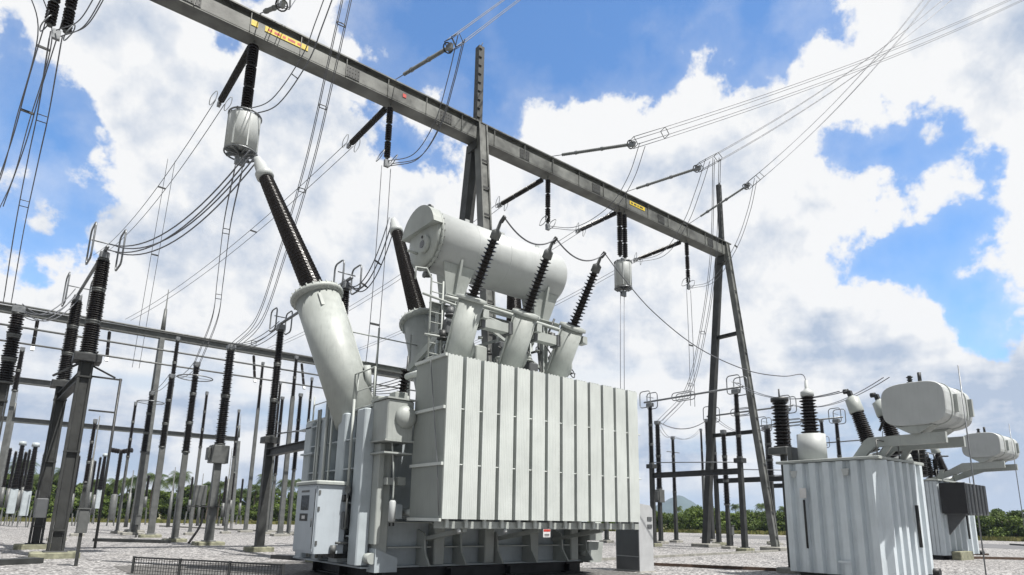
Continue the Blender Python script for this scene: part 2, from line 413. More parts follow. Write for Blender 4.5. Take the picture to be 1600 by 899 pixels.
MB().tube([(RX0-.09, RY0+.65, RZ1-.05), (RX0-.06, RY0+.2, 2.8), (RX0-.045, RY0+.06, RZ0)], .012, 5).build('earth_cable', M['alu'], T)
rl = MB().bar((RX0+.1, RY0+.34, RZ0-.13), (RX1+.05, RY0+.34, RZ0-.13), .3, .16); rl.build('radiator_rail', PT, T)
for x in (8.6, 10.9, 13.2): MB().bar((x, RY0+.3, RZ0-.24), (x, Y0+.1, RZ0-.55), .12, .1).build('radiator_bracket', PT, T)
for x in (8.35, 9.7, 11.0): MB().cyl((x, RY0+.2, RZ0-.22), (x, RY0+.16, RZ0-.30), .045, n=10).build('drain_plug', M['white'], T)
sg = MB().box((10.86, RY0+.10, 1.16), (11.10, RY0+.115, 1.36)).build('warning_plate', M['label'], T)
MB().box((10.87, RY0+.095, 1.30), (11.09, RY0+.0995, 1.355)).build('warning_band', M['red'], T, sg)
MB().box((10.90, RY0+.095, 1.19), (11.06, RY0+.0995, 1.205)).box((10.90, RY0+.095, 1.225), (11.06, RY0+.0995, 1.24)).build('warning_text', M['black'], T, sg)
# ---- conservator (round oil tank)
CY, CZ, CR = 15.45, 9.72, .91; CX0, CX1 = 8.93, 13.8
cons = MB().lathe((CX0, CY, CZ), (CX1, CY, CZ), [(0, CR), (CX1-CX0, CR), (CX1-CX0+.08, CR*.95), (CX1-CX0+.18, CR*.78), (CX1-CX0+.25, CR*.45), (CX1-CX0+.27, .02)], 40)
co = cons.build('conservator_tank', M['white'], T)
for k in (.27, .52, .77):
    x = CX0+(CX1-CX0)*k; MB().lathe((x-.015, CY, CZ), (x+.02, CY, CZ), [(0, CR+.001), (.008, CR+.010), (.022, CR+.010), (.03, CR+.001)], 40).build('weld_seam', M['white'], T, co)
nb_ = MB()
for k in range(28):
    a = 2*pi*k/28; nb_.cyl((CX0-.075, CY+cos(a)*(CR+.02), CZ+sin(a)*(CR+.02)), (CX0+.035, CY+cos(a)*(CR+.02), CZ+sin(a)*(CR+.02)), .016, n=6)
nb_.build('flange_bolts', M['zinc'], T, co)
MB().lathe((CX0-.06, CY, CZ), (CX0+.02, CY, CZ), [(0, CR+.045), (.05, CR+.045), (.075, CR+.002)], 40).build('end_flange', PT, T, co)
bell = MB().lathe((CX0-.055, CY, CZ), (CX0-1, CY, CZ), [(0, CR*.98), (.10, CR*.9), (.17, CR*.66), (.2, .02)], 36); bell.build('end_dome', PT, T, co)
# sun canopy over the gauge
hood = [(CX0-.07, CY+(CR+.05)*cos(a), CZ+(CR+.05)*sin(a)) for a in [radians(12+156*i/16) for i in range(17)]]
MB().prism(hood, (-.30, 0, 0)).build('gauge_hood', PT, T, co)
gz = MB().cyl((CX0-.2, CY-.28, CZ-.30), (CX0-.34, CY-.28, CZ-.30), .27); ga = gz.build('oil_gauge', PT, T, co)
MB().cyl((CX0-.341, CY-.28, CZ-.32), (CX0-.35, CY-.28, CZ-.32), .12).build('gauge_glass', M['glass'], T, co)
MB().cyl((CX0-.341, CY-.28, CZ-.10), (CX0-.36, CY-.28, CZ-.10), .045).build('gauge_knob', M['black'], T, co)
MB().tube([(CX0-.2, CY+.15, CZ-.45), (CX0-.55, CY+.2, CZ-.42)], .04).build('filling_pipe', PT, T, co)
MB().tube([(CX0+.0, CY-.1, CZ-CR-.0), (CX0+.0, CY-.1, CZ-CR-.2)], .05).disc((CX0, CY-.1, CZ-CR-.24), (0, 0, 1), .13).disc((CX0-.1, CY-.1, CZ-CR-.24), (1, 0, 0), .1).build('drain_valve', M['zinc'], T, co)
MB().tube([(CX0+.15, CY+.1, CZ+CR-.02), (CX0+.15, CY+.1, CZ+CR+.17)], .05).disc((CX0+.08, CY+.1, CZ+CR+.2), (1, .3, 0), .12, .1).disc((CX0+.3, CY+.05, CZ+CR+.12), (0, 0, 1), .12).build('air_valve', M['zinc'], T, co)
for x in (10.2, 11.6, 13.1): MB().bar((x, CY-.2, CZ+CR-.03), (x, CY-.2, CZ+CR+.10), .03, .16).build('lifting_lug', M['white'], T, co)
# conservator supports: two plate saddles on a raised frame
for x in (9.75, 13.2):
    MB().prism([(x-.04, CY-.72, CZ-.55), (x-.04, CY+.72, CZ-.55), (x-.04, CY+.42, CZ-1.75), (x-.04, CY-.42, CZ-1.75)], (.08, 0, 0)).prism(
        [(x-.55, CY-.55, CZ-.76), (x+.55, CY-.55, CZ-.76), (x+.28, CY-.33, CZ-1.75), (x-.28, CY-.33, CZ-1.75)], (0, .05, 0)).build('conservator_saddle', PT, T)
    for y in (CY-.45, CY+.45):
        MB().ibeam((x, y, CZ-1.84), (x+(.0), y, ZT), .20, .20, .025).build('support_column', PT, T)
for y in (CY-.45, CY+.45):
    MB().ibeam((9.4, y, CZ-1.81), (13.9, y, CZ-1.81), .18, .2, .025).build('support_beam', PT, T)
MB().bar((9.75, CY-.45, CZ-1.9), (13.2, CY-.45, 6.3), .09, .09).build('support_brace', PT, T)
MB().bar((9.75, CY+.45, 6.3), (13.2, CY+.45, CZ-1.9), .09, .09).build('support_brace', PT, T)
# ---- high voltage turrets and bushings at the back
def hv(base, fl, tip, r, first):
    base = V(base); fl = V(fl); tip = V(tip); d = (fl-base).normalized(); L = (fl-base).length
    tu = MB().lathe(base-d*.3, fl, [(0, r*.90), (L*.5, r*.93), (L+.18, r*.97)], 36).build('bushing_turret', PT, T)
    _, fa, fb = MB.frame(d); fm = MB()
    for k in range(24):
        w = 2*pi*k/24; c_ = fl+(fa*cos(w)+fb*sin(w))*r*1.10; fm.cyl(c_-d*.12, c_+d*.10, .022, n=6)
    fm.lathe(fl-d*.13, fl+d*.09, [(0, r), (.05, r*1.13), (.09, r*1.16), (.13, r*1.16), (.135, r*1.10), (.19, r*1.10), (.21, r*.8)], 40).build('turret_flange', PT, T, tu)
    u = (tip-fl).normalized(); Li = (tip-fl).length; cap = .78
    bm = MB().sheds(fl+u*.08, tip-u*cap, r*.475, r*.52, .055, r*.295, r*.33, n=22, alt=.97).build('bushing_insulator', M['porc'], T)
    MB().lathe(tip-u*cap, tip, [(0, r*.31), (.03, r*.40), (.20, r*.40), (.26, r*.31), (.55, r*.27), (.68, r*.19), (cap, r*.17)], 24).build('bushing_cap', M['white'], T, bm)
    MB().lathe(fl+u*.06, fl+u*.3, [(0, r*.62), (.08, r*.60), (.12, r*.5)], 28).build('bushing_foot', PT, T, bm)
    # hand hole with a side box, and the oil pipe
    s_ = V((1, 0, 0)); q = fl-d*1.9+s_*r*.72
    MB().disc(fl-d*2.75+V((.88, -.38, .1)).normalized()*r*.98, (.88, -.38, .1), r*.62, .18, 26).build('hand_hole_cover', PT, T, tu)
    MB().tube(curve([fl-d*.1+s_*r*1.05, fl-d*.5+s_*r*1.2, fl-d*1.7+s_*r*1.15, base+s_*r*1.1]), .03).build('breather_pipe', PT, T, tu)
    MB().tube(curve([fl-d*.02+V((.0, -r*.9, .05)), fl+V((.1, -r*.7, .35)), fl+V((.45, -r*.45, .36)), fl+V((.55, -r*.5, -.1))], 5), .025).build('lifting_hook', M['steel'], T, tu)
    for k in (-.5, 1.2, 2.7, 4.4): MB().bar(fl-d*.12+V((cos(k)*r*.97, sin(k)*r*.97, 0)), fl-d*.5+V((cos(k)*r*.97, sin(k)*r*.97, 0)), .05, .12).build('flange_rib', PT, T, tu)
HV = [((7.28, 16.1, ZT), (6.40, 17.28, 7.82), (4.75, 18.95, 12.42), .66), ((10.15, 16.2, ZT), (10.15, 17.75, 7.95), (10.15, 20.2, 12.6), .62), ((13.0, 16.2, ZT), (13.75, 17.2, 7.9), (14.9, 18.9, 12.7), .62)]
for i, a in enumerate(HV): hv(*a, i == 0)
# ---- low voltage turrets and ribbed bushings leaning out over the radiators
LV = []
for i, (qb, qf, qt) in enumerate((((712, 560), (737, 468), (783, 345)), ((796, 572), (824, 492), (862, 378)), ((868, 586), (898, 514), (941, 398)))):
    by = 13.95; b = P(*qb, y=by); f_ = P(*qf, x=b.x); tp = P(*qt, x=b.x)
    if i: f_ = V((b.x, LV[0][1].y, LV[0][1].z)).lerp(f_, .5); tp = V((b.x, LV[0][2].y, LV[0][2].z)).lerp(tp, .6)
    LV.append((b, f_, tp)); d = (f_-b).normalized(); L = (f_-b).length; r = .345
    tu = MB().lathe(b-d*.9, f_, [(0, r*1.02), (L+.9, r*1.02)], 30).build('low_voltage_turret', PT, T)
    MB().lathe(f_-d*.05, f_+d*.1, [(0, r*1.04), (.01, r*1.22), (.05, r*1.22), (.06, r*1.2), (.1, r*1.2), (.14, r*.5)], 30).build('turret_flange', PT, T, tu)
    s_ = V((1, 0, 0))
    MB().disc(b+s_*r*.9+d*.35+V((.1, .25, 0)), s_, r*.95, .12, 26).build('hand_hole_cover', PT, T, tu)
    MB().box((f_.x+r*.95, f_.y-.1, f_.z-.45), (f_.x+r*1.5, f_.y+.15, f_.z-.22)).build('terminal_box', PT, T, tu)
    MB().tube(curve([f_-d*.1-s_*r*1.1, f_-d*.6-s_*r*1.15, b-s_*r*1.1]), .025).build('cable_conduit', PT, T, tu)
    u = (tp-f_).normalized(); ins = MB().sheds(f_+u*.06, tp-u*.52, 0.098, .205, .105, .082, .165, n=18).build('ribbed_bushing', M['porc'], T)
    MB().lathe(tp-u*.52, tp, [(0, .09), (.02, .135), (.22, .135), (.26, .08), (.28, .05), (.50, .042), (.52, .03)], 16).build('bushing_cap', M['zinc'], T, ins)
    MB().bar(tp-u*.05-V((.0, .03, 0)), tp+V((.0, -.16, .06)), .07, .09).build('terminal_clamp', M['dark'], T, ins)
# box girders between the low voltage turrets
for i in (0, 1):
    a = LV[i][1]-(LV[i][1]-LV[i][0]).normalized()*.55; b = LV[i+1][1]-(LV[i+1][1]-LV[i+1][0]).normalized()*.55
    q = (b-a).normalized(); MB().bar(a+q*.38, b-q*.38, .26, .26).build('bus_link_box', PT, T)
    MB().bar(a+q*.40, a+q*.52, .34, .34).bar(b-q*.52, b-q*.40, .34, .34).build('bus_link_flange', M['greybox'], T)
# pipework and clutter under the conservator
random.seed(3)
MB().tube(curve([(9.1, 14.6, 7.75), (10.6, 14.5, 7.72), (13.9, 14.5, 7.6)], 6), .06).build('upper_oil_pipe', PT, T)
MB().tube([(8.2, 14.3, 7.55), (10.3, 14.3, 7.35), (12.4, 14.3, 7.1)], .035).build('cable_conduit', PT, T)
for i, (x, y) in enumerate(((9.15, 15.0), (9.5, 15.6), (10.1, 14.9), (10.55, 15.5), (11.1, 14.9), (11.5, 15.4), (12.0, 14.9), (12.55, 15.3), (10.3, 15.9), (13.1, 14.9), (13.6, 15.3), (9.95, 16.4), (12.2, 16.2))):
    z1 = random.uniform(6.2, 8.0); x2 = x+random.uniform(-.5, .5)
    MB().tube(curve([(x, y, ZT-.02), (x, y, 5.5), (x2, y+.1, (5.5+z1)/2+.3), (x2, y, z1)], 5), random.choice((.03, .045, .07))).build('riser_pipe', random.choice((PT, M['zinc'], P2)), T)
for (x, y, z, s) in ((9.3, 14.7, 6.9, .3), (10.3, 14.6, 6.2, .4), (11.3, 14.8, 6.6, .34), (10.8, 14.6, 5.7, .5), (12.4, 14.7, 6.1, .36), (8.9, 14.6, 5.6, .45), (9.95, 15.1, 7.2, .3), (13.5, 14.8, 6.2, .3)):
    MB().cbox((x-s/2, y-s/2, z-s*.7), (x+s/2, y+s/2, z+s*.7), .03).build('junction_box', random.choice((P2, M['greybox'], PT)), T)
for (x, y, z, r) in ((9.45, 14.9, 6.3, .14), (10.0, 15.0, 5.6, .2), (11.0, 14.8, 7.3, .14), (11.9, 14.8, 5.6, .18), (12.9, 14.9, 6.9, .14), (14.1, 14.6, 6.3, .16)):
    v_ = MB().ring((x, y, z), (.3, -1, .3), r, .018, 16).tube([(x-r, y, z), (x+r, y, z)], .012).tube([(x, y, z), (x, y+.35, z)], .04); v_.build('valve_wheel', M['dark'], T)
for k in range(26):
    x = random.uniform(9.0, 13.9); y = random.uniform(14.6, 15.6); z = random.uniform(5.6, 7.6); q_ = (x+random.uniform(-.7, .7), y+random.uniform(-.2, .2), z+random.choice((0, 0, random.uniform(-.8, .8))))
    MB().tube([(x, y, z), q_], random.choice((.018, .025, .035, .05))).build('pipe_run', random.choice((PT, PT, M['zinc'], M['dark'])), T)
for k in range(14):
    x = random.uniform(9.0, 13.7); y = random.uniform(14.6, 15.2); z = random.uniform(5.6, 7.5); s = random.uniform(.06, .13)
    MB().cyl((x, y, z), (x, y, z+s*2.2), s, n=14).disc((x, y, z), (0, 0, 1), s*1.5, .04, 14).build('fitting', random.choice((PT, M['zinc'], M['dark'], M['greybox'])), T)
# ladder to the conservator (left of the low voltage turrets)
lad = MB().tube([(8.72, 14.75, ZT), (8.72, 14.75, 8.25), (8.55, 14.75, 8.5), (8.2, 14.75, 8.45), (8.2, 14.75, 8.1)], .028).tube([(9.12, 14.75, ZT), (9.12, 14.75, 8.25)], .028)
for k in range(13): lad.tube([(8.72, 14.75, ZT+.3*k+.2), (9.12, 14.75, ZT+.3*k+.2)], .016)
lad.build('ladder', PT, T)
# handrail along the cover edge
hr = MB()
for (a, b) in (((7.1, 14.6), (7.1, 18.6)),):
    for k in range(5):
        x = a[0]+(b[0]-a[0])*k/4; y = a[1]+(b[1]-a[1])*k/4; hr.tube([(x, y, ZT), (x, y, ZT+(1.0 if k < 3 else .75))], .025)
    hr.tube([(a[0], a[1], ZT+1.), (7.1, 16.6, ZT+1.)], .022).tube([(a[0], a[1], ZT+.5), (b[0], b[1], ZT+.5)], .016)
hr.build('handrail', PT, T)
sr = MB()
for x in (8.3, 9.4, 10.9): sr.tube([(x, 17.0, ZT), (x, 17.0, 7.2)], .03)
sr.tube([(6.95, 17.0, 6.9), (10.9, 17.0, 6.9)], .02); sr.build('safety_line', PT, T)
MB().ibeam((7.2, 17.2, 6.05), (10.1, 17.2, 6.05), .16, .14, .02).build('turret_tie_beam', PT, T)
MB().bar((9.3, 16.9, 6.0), (9.3, 14.9, 6.9), .10, .2).build('walkway_bracket', PT, T)
# small bushings on the cover near the corner
for (x, y) in ((8.1, 15.0), (8.35, 15.35)):
    nb = MB().sheds((x, y, ZT+.5), (x+.02, y-.1, ZT+1.15), .06, .14, .09, n=14).build('neutral_bushing', M['porc'], T)
    MB().cyl((x, y, ZT-.01), (x, y, ZT+.5), .17).build('bushing_foot', PT, T, nb)
for k in range(6): MB().tube(sag((7.3, 17.6, 5.2+k*.08), (8.4, 15.2, 5.45-k*.1), .1+.04*k, 8), .012).build('control_wire', M['cable'], T)
for x, y, s in ((7.6, 15.2, .28), (7.45, 15.9, .22), (7.9, 14.8, .35), (7.5, 17.9, .4)): MB().cbox((x-s/2, y-s/2, ZT), (x+s/2, y+s/2, ZT+s*1.3), .02).build('junction_box', PT, T)
# ---- tap changer head box with round cover on the front wall, left of the radiators
bx = MB().cbox((7.02, 13.62, 3.42), (7.74, Y0+.1, 4.40), .03).build('tap_changer_box', PT, T)
MB().box((6.98, 13.58, 4.402), (7.76, Y0+.1, 4.44)).build('box_lid', PT, T, bx)
MB().lathe((7.5, 13.66, 3.98), (7.5, 13.2, 3.98), [(0, .28), (.10, .28), (.17, .22), (.22, .10), (.23, .02)], 24).build('round_cover', PT, T, bx)
MB().box((6.98, 13.6, 3.37), (7.76, Y0+.1, 3.415)).box((7.0, 13.65, 3.08), (7.76, Y0+.1, 3.12)).build('box_shelf', PT, T, bx)
MB().cbox((7.10, 14.08, .95), (7.26, Y0+.1, 3.36), .02).build('drive_shaft_cover', PT, T)
MB().lathe((7.34, 13.72, 1.48), (7.34, 13.72, 2.0), [(0, .06), (.02, .085), (.46, .085), (.5, .05)], 18).build('silica_breather', M['white'], T)
for x in (7.29, 7.39): MB().tube([(x, 13.72, 1.46), (x, 13.72, 1.38)], .022).build('breather_foot', M['black'], T)
MB().tube(curve([(7.34, 13.72, 2.0), (7.34, 13.74, 2.5), (7.28, 13.8, 3.35)]), .022).build('breather_pipe', PT, T)
MB().box((7.55, 13.9, 2.35), (7.76, Y0+.1, 2.55)).box((7.25, 13.9, 2.35), (7.42, Y0+.1, 2.52)).build('pipe_clamp_shelf', PT, T)
MB().cbox((7.58, 14.0, 1.55), (7.78, 14.25, 1.9), .02).build('junction_box', P2, T)
MB().prism([(7.15, Y0-.32, .3), (7.75, Y0-.32, .3), (7.75, Y0-.32, .62), (7.15, Y0-.32, .85)], (0, .40, 0)).build('jacking_pad', P2, T)
# gauges and thermometers cluster near the corner
for k, (y, z) in enumerate(((15.0, 2.02), (15.18, 2.05), (15.35, 1.98))):
    MB().cyl((X0-.2, y, z), (X0-.36, y, z), .085, n=16).build('thermometer_dial', M['black'], T)
for y, z, w in ((15.05, 1.5, .26), (15.38, 1.52, .2)): MB().cbox((X0-.34, y-w/2, z-.2), (X0-.19, y+w/2, z+.2), .015).build('relay_box', M['greybox'], T)
MB().disc((X0-.3, 14.85, 2.22), (1, .2, 0), .1).tube([(X0-.3, 14.85, 2.22), (X0-.3, 14.85, 1.3), (X0-.3, 15.9, 1.28), (X0-.3, 15.95, 1.0)], .03).build('oil_valve', M['zinc'], T)
for y, r in ((14.95, .035), (16.25, .03), (16.6, .045), (17.1, .03), (17.25, .03)):
    MB().tube([(X0-.26, y, .5 if y > 15 else 2.3), (X0-.26, y, ZT+.15)], r).build('cable_conduit', PT, T)
for y0_ in (17.9,): MB().box((X0-.3, y0_-.5, 3.28), (X0+.1, y0_+.4, 3.33)).build('stiffener_shelf', P2, T)
MB().box((X0-.2, 17.3, ZT-.3), (X0+.1, 18.9, ZT-.26)).build('cover_ledge', P2, T)
# ---- control cabinet hung on the end wall
ca = P(487, 868, z=.5); cx0 = 6.02; cx1 = 6.78; ca = P(489, 866, x=cx0); cy0 = ca.y; cy1 = P(457, 862, x=cx0).y; cz0, cz1 = ca.z, P(489, 757, x=cx0).z
cb = MB().cbox((cx0, cy0, cz0), (cx1, cy1, cz1), .02).build('control_cabinet', M['lite'], T)
MB().cbox((cx0-.06, cy0-.06, cz1), (cx1+.06, cy1+.06, cz1+.09), .03).build('cabinet_roof', PT, T, cb)
dw = cy1-cy0
MB().cbox((cx0-.022, cy0+.05, cz0+.05), (cx0+.01, cy1-.04, cz1-.05), .008).build('cabinet_door', M['lite'], T, cb)
MB().box((cx0-.03, cy0+dw*.35, cz0+(cz1-cz0)*.62), (cx0-.023, cy0+dw*.72, cz0+(cz1-cz0)*.84)).build('cabinet_window', M['glass'], T, cb)
lo = MB()
z1_, z2_, ya, yb = cz0+(cz1-cz0)*.46, cz0+(cz1-cz0)*.57, cy0+dw*.36, cy0+dw*.74
lo.box((cx0-.03, ya, z1_), (cx0-.023, yb, z2_)); lo.build('door_label', M['black'], T, cb)
MB().box((cx0-.034, ya+(yb-ya)*.3, z1_+.05), (cx0-.031, ya+(yb-ya)*.7, z2_-.05)).build('label_symbol', M['label'], T, cb)
MB().box((cx0-.027, ya, cz1-.19), (cx0-.023, yb, cz1-.14)).build('name_plate', M['greybox'], T, cb)
MB().tube([(cx0-.06, cy0+.13, cz0+.62), (cx0-.06, cy0+.13, cz0+.82)], .012).build('door_handle', M['dark'], T, cb)
for z in (cz0+.2, cz0+1.0, cz1-.25): MB().box((cx0+.02, cy0-.018, z), (cx0+.07, cy0-.001, z+.1)).build('hinge', M['zinc'], T, cb)
MB().box((cx0-.031, cy0+.085, cz0+.12), (cx0-.023, cy0+.10, cz1-.12)).build('door_gap_strip', M['dark'], T, cb)
MB().tube([(cx1-.25, cy0-.06, cz0+.25), (cx1+.35, cy0-.06, cz0+.25)], .035).disc((cx1-.3, cy0-.06, cz0+.1), (0, 0, 1), .07, .2).build('cable_gland_pipe', M['zinc'], T, cb)
MB().bar((cx1-.1, (cy0+cy1)/2, cz0-.07), (X0+.1, (cy0+cy1)/2, cz0-.07), .8, .12).build('cabinet_bracket', M['dark'], T)
MB().bar((cx1-.02, cy0+.2, cz1-.3), (X0-.18, cy0+.2, cz1-.3), .1, .1).build('cabinet_bracket', M['dark'], T)
# right end: marshalling box and pipes
MB().cbox((X1-.7, 13.9, 1.0), (X1-.15, Y0-.05, 1.55), .03).build('marshalling_box', PT, T)
MB().prism([(X1-.6, Y0-.35, .0+.35), (X1-.05, Y0-.35, .35), (X1+.05, Y0-.35, .95), (X1-.6, Y0-.35, .95)], (0, .4, 0)).build('jacking_pad', PT, T)

# ============================================================ main gantry
GY, GZ = 23.6, 20.0
GT = thing('steel_gantry', (37.6, GY, 0), 'huge steel gantry whose thick beam slants across the whole sky above the big transformer', 'gantry')
bw = .38
MB().box((-22, GY-bw+.02, GZ), (38.0, GY+bw-.02, GZ+.06)).box((-22, GY-bw+.01, GZ+.06), (38.0, GY-bw+.05, GZ+.66)).box((-22, GY+bw-.05, GZ+.06), (38.0, GY+bw-.01, GZ+.66)).box((-22, GY-.22, GZ+.60), (38, GY+.22, GZ+.94)).box((-22, GY-bw-.06, GZ+.94), (38.1, GY+bw+.06, GZ+1.0)).build('beam', M['beam'], GT)
for i in range(30):
    x = -21+2*i; MB().box((x-.015, GY-bw-.03, GZ+.062), (x+.015, GY-.222, GZ+.938)).build('stiffener', M['beam'], GT)
for x in (2.9, 9.3, 14.1, 19.0, 24.4, 30.3, 35.6):
    gp = MB().box((x-.32, GY-bw-.010, GZ+.10), (x+.32, GY-bw+.006, GZ+.62))
    for i in range(5):
        for z in (GZ+.18, GZ+.36, GZ+.54): gp.cyl((x-.26+i*.13, GY-bw-.028, z), (x-.26+i*.13, GY-bw-.009, z), .018, n=6)
    gp.build('splice_plate', M['steel'], GT)
def aframe(x, half, w):
    top = V((x, GY, GZ-.02))
    a = V((x, GY+half, 0)); b = V((x, GY-half, 0))
    MB().bar(a, top+V((0, .28, 0)), w, w, ref=(1, 0, 0)).build('column', M['steel'], GT)
    # batten plated column on the near side
    c = MB(); q0, q1 = b, top-V((0, .28, -.9)); dd = (q1-q0).normalized()
    for s in (-1, 1): c.bar(q0+V((s*w*.42, 0, 0)), q1+V((s*w*.42, 0, 0)), w*.16, w*.9, ref=(0, 1, 0))
    c.bar(q0-V((0, w*.3, 0)), q1-V((0, w*.3, 0)), w*.68, .02, ref=(0, 1, 0)); L = (q1-q0).length
    c.build('column', M['beam'], GT)
    for k in range(int(L/1.5)):
        p = q0+dd*(k*1.5+.8); MB().bar(p-V((w*.34, w*.47, 0)), p+V((w*.34, -w*.47, 0)), .10, .02, ref=(0, 1, 0)).build('batten', M['steel'], GT)
    for z in (14.2, 7.4):
        yy = half*(1-z/GZ)+.28; MB().ibeam((x, GY-yy, z), (x, GY+yy, z), .22, .24, .03).build('cross_tie', M['steel'], GT)
    for p in (a, b): MB().cbox((p.x-.7, p.y-.7, 0), (p.x+.7, p.y+.7, .22), .04).build('concrete_footing', M['conc'], GT)
    MB().cbox((x-.32, GY-.36, GZ-.5), (x+.32, GY+.36, GZ-.01), .02).build('column_head', M['steel'], GT)
    s = MB()
    for sx, sy in ((-1,-1),(1,-1),(1,1),(-1,1)): s.bar((x+sx*.17, GY+sy*.17, GZ+1.18), (x+sx*.09, GY+sy*.09, 25.6), .07, .07)
    s.box((x-.12, GY-.12, 25.6), (x+.12, GY+.12, 25.64))
    for k in range(8):
        z = GZ+1.5+k*.5; w_ = .16-.07*(z-GZ)/5.6
        s.bar((x-w_, GY-w_, z), (x+w_, GY-w_, z+.45), .03, .02).bar((x-w_, GY+w_, z), (x-w_, GY-w_, z+.45), .03, .02)
    s = MB(); s.bar((x, GY, GZ+1.08), (x, GY, 25.6), .34 if x < 20 else .28, .34 if x < 20 else .28)
    for k in range(9): s.bar((x-.17, GY-.2, GZ+1.4+k*.5), (x+.0, GY-.2, GZ+1.4+k*.5), .05, .03)
    s.tube([(x, GY, 25.6), (x+.1, GY-.1, 25.9)], .02)
    s.build('lightning_spire', M['steel'], GT)
aframe(16.2, 2.5, .52); aframe(37.6, 2.5, .40)
def sign(x0, x1, words):
    y = GY-bw-.012; sb = MB().box((x0, y, GZ+.38), (x1, y+.02, GZ+.62)).build('warning_sign', M['yellow'], GT); q = x0+.12
    k = 0
    while q < x1-.2:
        w = (.16, .24, .12, .3)[k % 4]; MB().box((q, y-.004, GZ+.45), (q+w, y-.001, GZ+.55)).build('sign_lettering', M['red'] if words else M['dark'], GT, sb); q += w+.09; k += 1
sign(5.55, 7.3, True); sign(27.3, 28.7, False); sign(4.98, 5.28, False)
MB().box((11.75, GY-bw-.012, GZ+.36), (11.92, GY-bw+.008, GZ+.54)).build('phase_plate', M['red'], GT)

# ============================================================ strings and conductors
def string(p, q, label, group, rings=True, dbl=False, r=.15, comp=False):
    t = thing('insulator_string', p, label, 'insulator', group); p = V(p); q = V(q); d = (q-p).normalized(); L = (q-p).length
    off = V((.22, 0, 0)) if dbl else V((0, 0, 0))
    for s in ((-1, 1) if dbl else (0,)):
        o = off*s
        if comp:
            MB().sheds(p+o+d*.9, q+o-d*.1, .05, .085, .07, n=10).build('insulator_rod', M['poly'], t)
            MB().tube([p+o, p+o+d*.9], .02).build('anchor_rod', M['alu'], t)
            for k in (.33, .66): MB().cyl(p+o+d*(L*k), p+o+d*(L*k+.12), .10, n=10).build('coupling', M['alu'], t)
        else:
            n = 3; a0 = .18
            for k in range(n):
                a = a0+(L-a0-.1)*k/n; b = a0+(L-a0-.1)*(k+1)/n-.07
                MB().sheds(p+o+d*a, p+o+d*b, r*.55, r, .11, n=12, alt=1).build('insulator_rod', M['porc'], t)
                MB().cyl(p+o+d*b, p+o+d*(b+.07), r*.5, n=10).build('coupling', M['zinc'], t)
            MB().tube([p+o, p+o+d*a0], .04).build('shackle', M['alu'], t)
    if rings:
        side = V((1, 0, 0)) if abs(d.z) > .6 else V((1, 0, 0))
        for s in (-1, 1): MB().loop(q-d*.15+side*.32*s, d.cross(side) if abs(d.z) < .6 else (0, 1, 0), (side*.5+V((0, 0, 1))) if abs(d.z) < .6 else (side*.4+V((0, 0, 1))), .5, .62, .02, .2).build('corona_ring', M['alu'], t)
    MB().bar(q-d*.05, q+d*.28, .14, .22).build('clamp', M['alu'], t)
    return t
def bundle(name, pts, n, sep, r, label, group, spacers=(), mt='cable', side=None, cat='cable'):
    """n parallel wires along a 3D curve, with spacers"""
    t = thing(name, pts[0], label, cat, group); pts = [V(p) for p in pts]
    d = (pts[-1]-pts[0]).normalized(); a = V(side).normalized() if side else (V((0, 0, 1)).cross(d).normalized() if abs(d.z) < .85 else V((1, 0, 0)))
    b = d.cross(a).normalized()
    offs = {1: [(0, 0)], 2: [(-1, 0), (1, 0)], 3: [(-1, .6), (1, .6), (0, -1)], 4: [(-1, -1), (1, -1), (1, 1), (-1, 1)]}[n]
    for (u, v) in offs: MB().tube([p+(a*u+b*v)*sep for p in pts], r, 5).build('conductor', M[mt], t)
    for k in spacers:
        i = min(len(pts)-1, int(k*len(pts))); p = pts[i]; m_ = MB(); cs = [p+(a*u+b*v)*sep for u, v in offs]
        if n == 2: m_.bar(cs[0], cs[1], .06, .08)
        else:
            m_.tube(cs, .022, 5, closed=True)
        m_.build('spacer', M['dark'], t)
    return t
GS = 'insulator strings hanging straight down from the gantry beam'
GTn = 'insulator strings pulling away behind the gantry beam'
SX = [-.75, 5.3, 11.35, 21.0, 27.0, 33.4]
def hang(px, py, x, y=GY): # point under the beam at picture row py
    lo, hi = 0, GZ
    for _ in range(40):
        mm = (lo+hi)/2
        if pr((x, y, mm))[1] > py: lo = mm
        else: hi = mm
    return V((x, y, mm))
e1 = hang(0, 176, 5.3); e2 = hang(0, 252, 11.35); e3 = hang(0, 352, 21.0); e4 = hang(0, 405, 27.0); e5 = hang(0, 446, 33.4); e0 = hang(0, 50, SX[0])
top = lambda x: V((x, GY, GZ-.02))
string(top(5.3), e1, 'vertical brown string between the gantry beam and the white drum at upper left', GS, False, r=.21)
string(top(11.35), e2, 'vertical brown string ending in thin rings, left of the middle gantry frame', GS, r=.15)
string(top(21.0), e3, 'vertical brown string above the middle ribbed bushing of the big transformer', GS, r=.15)
string(top(27.0), e4, 'pair of vertical brown strings above the small white drum right of centre', GS, False, True, .17)
string(top(33.4), e5, 'vertical brown string nearest to the right end frame of the gantry', GS, r=.15)
string(top(-.75), e0, 'pair of brown strings cut by the top edge at the far left', GS, True, True, .17)
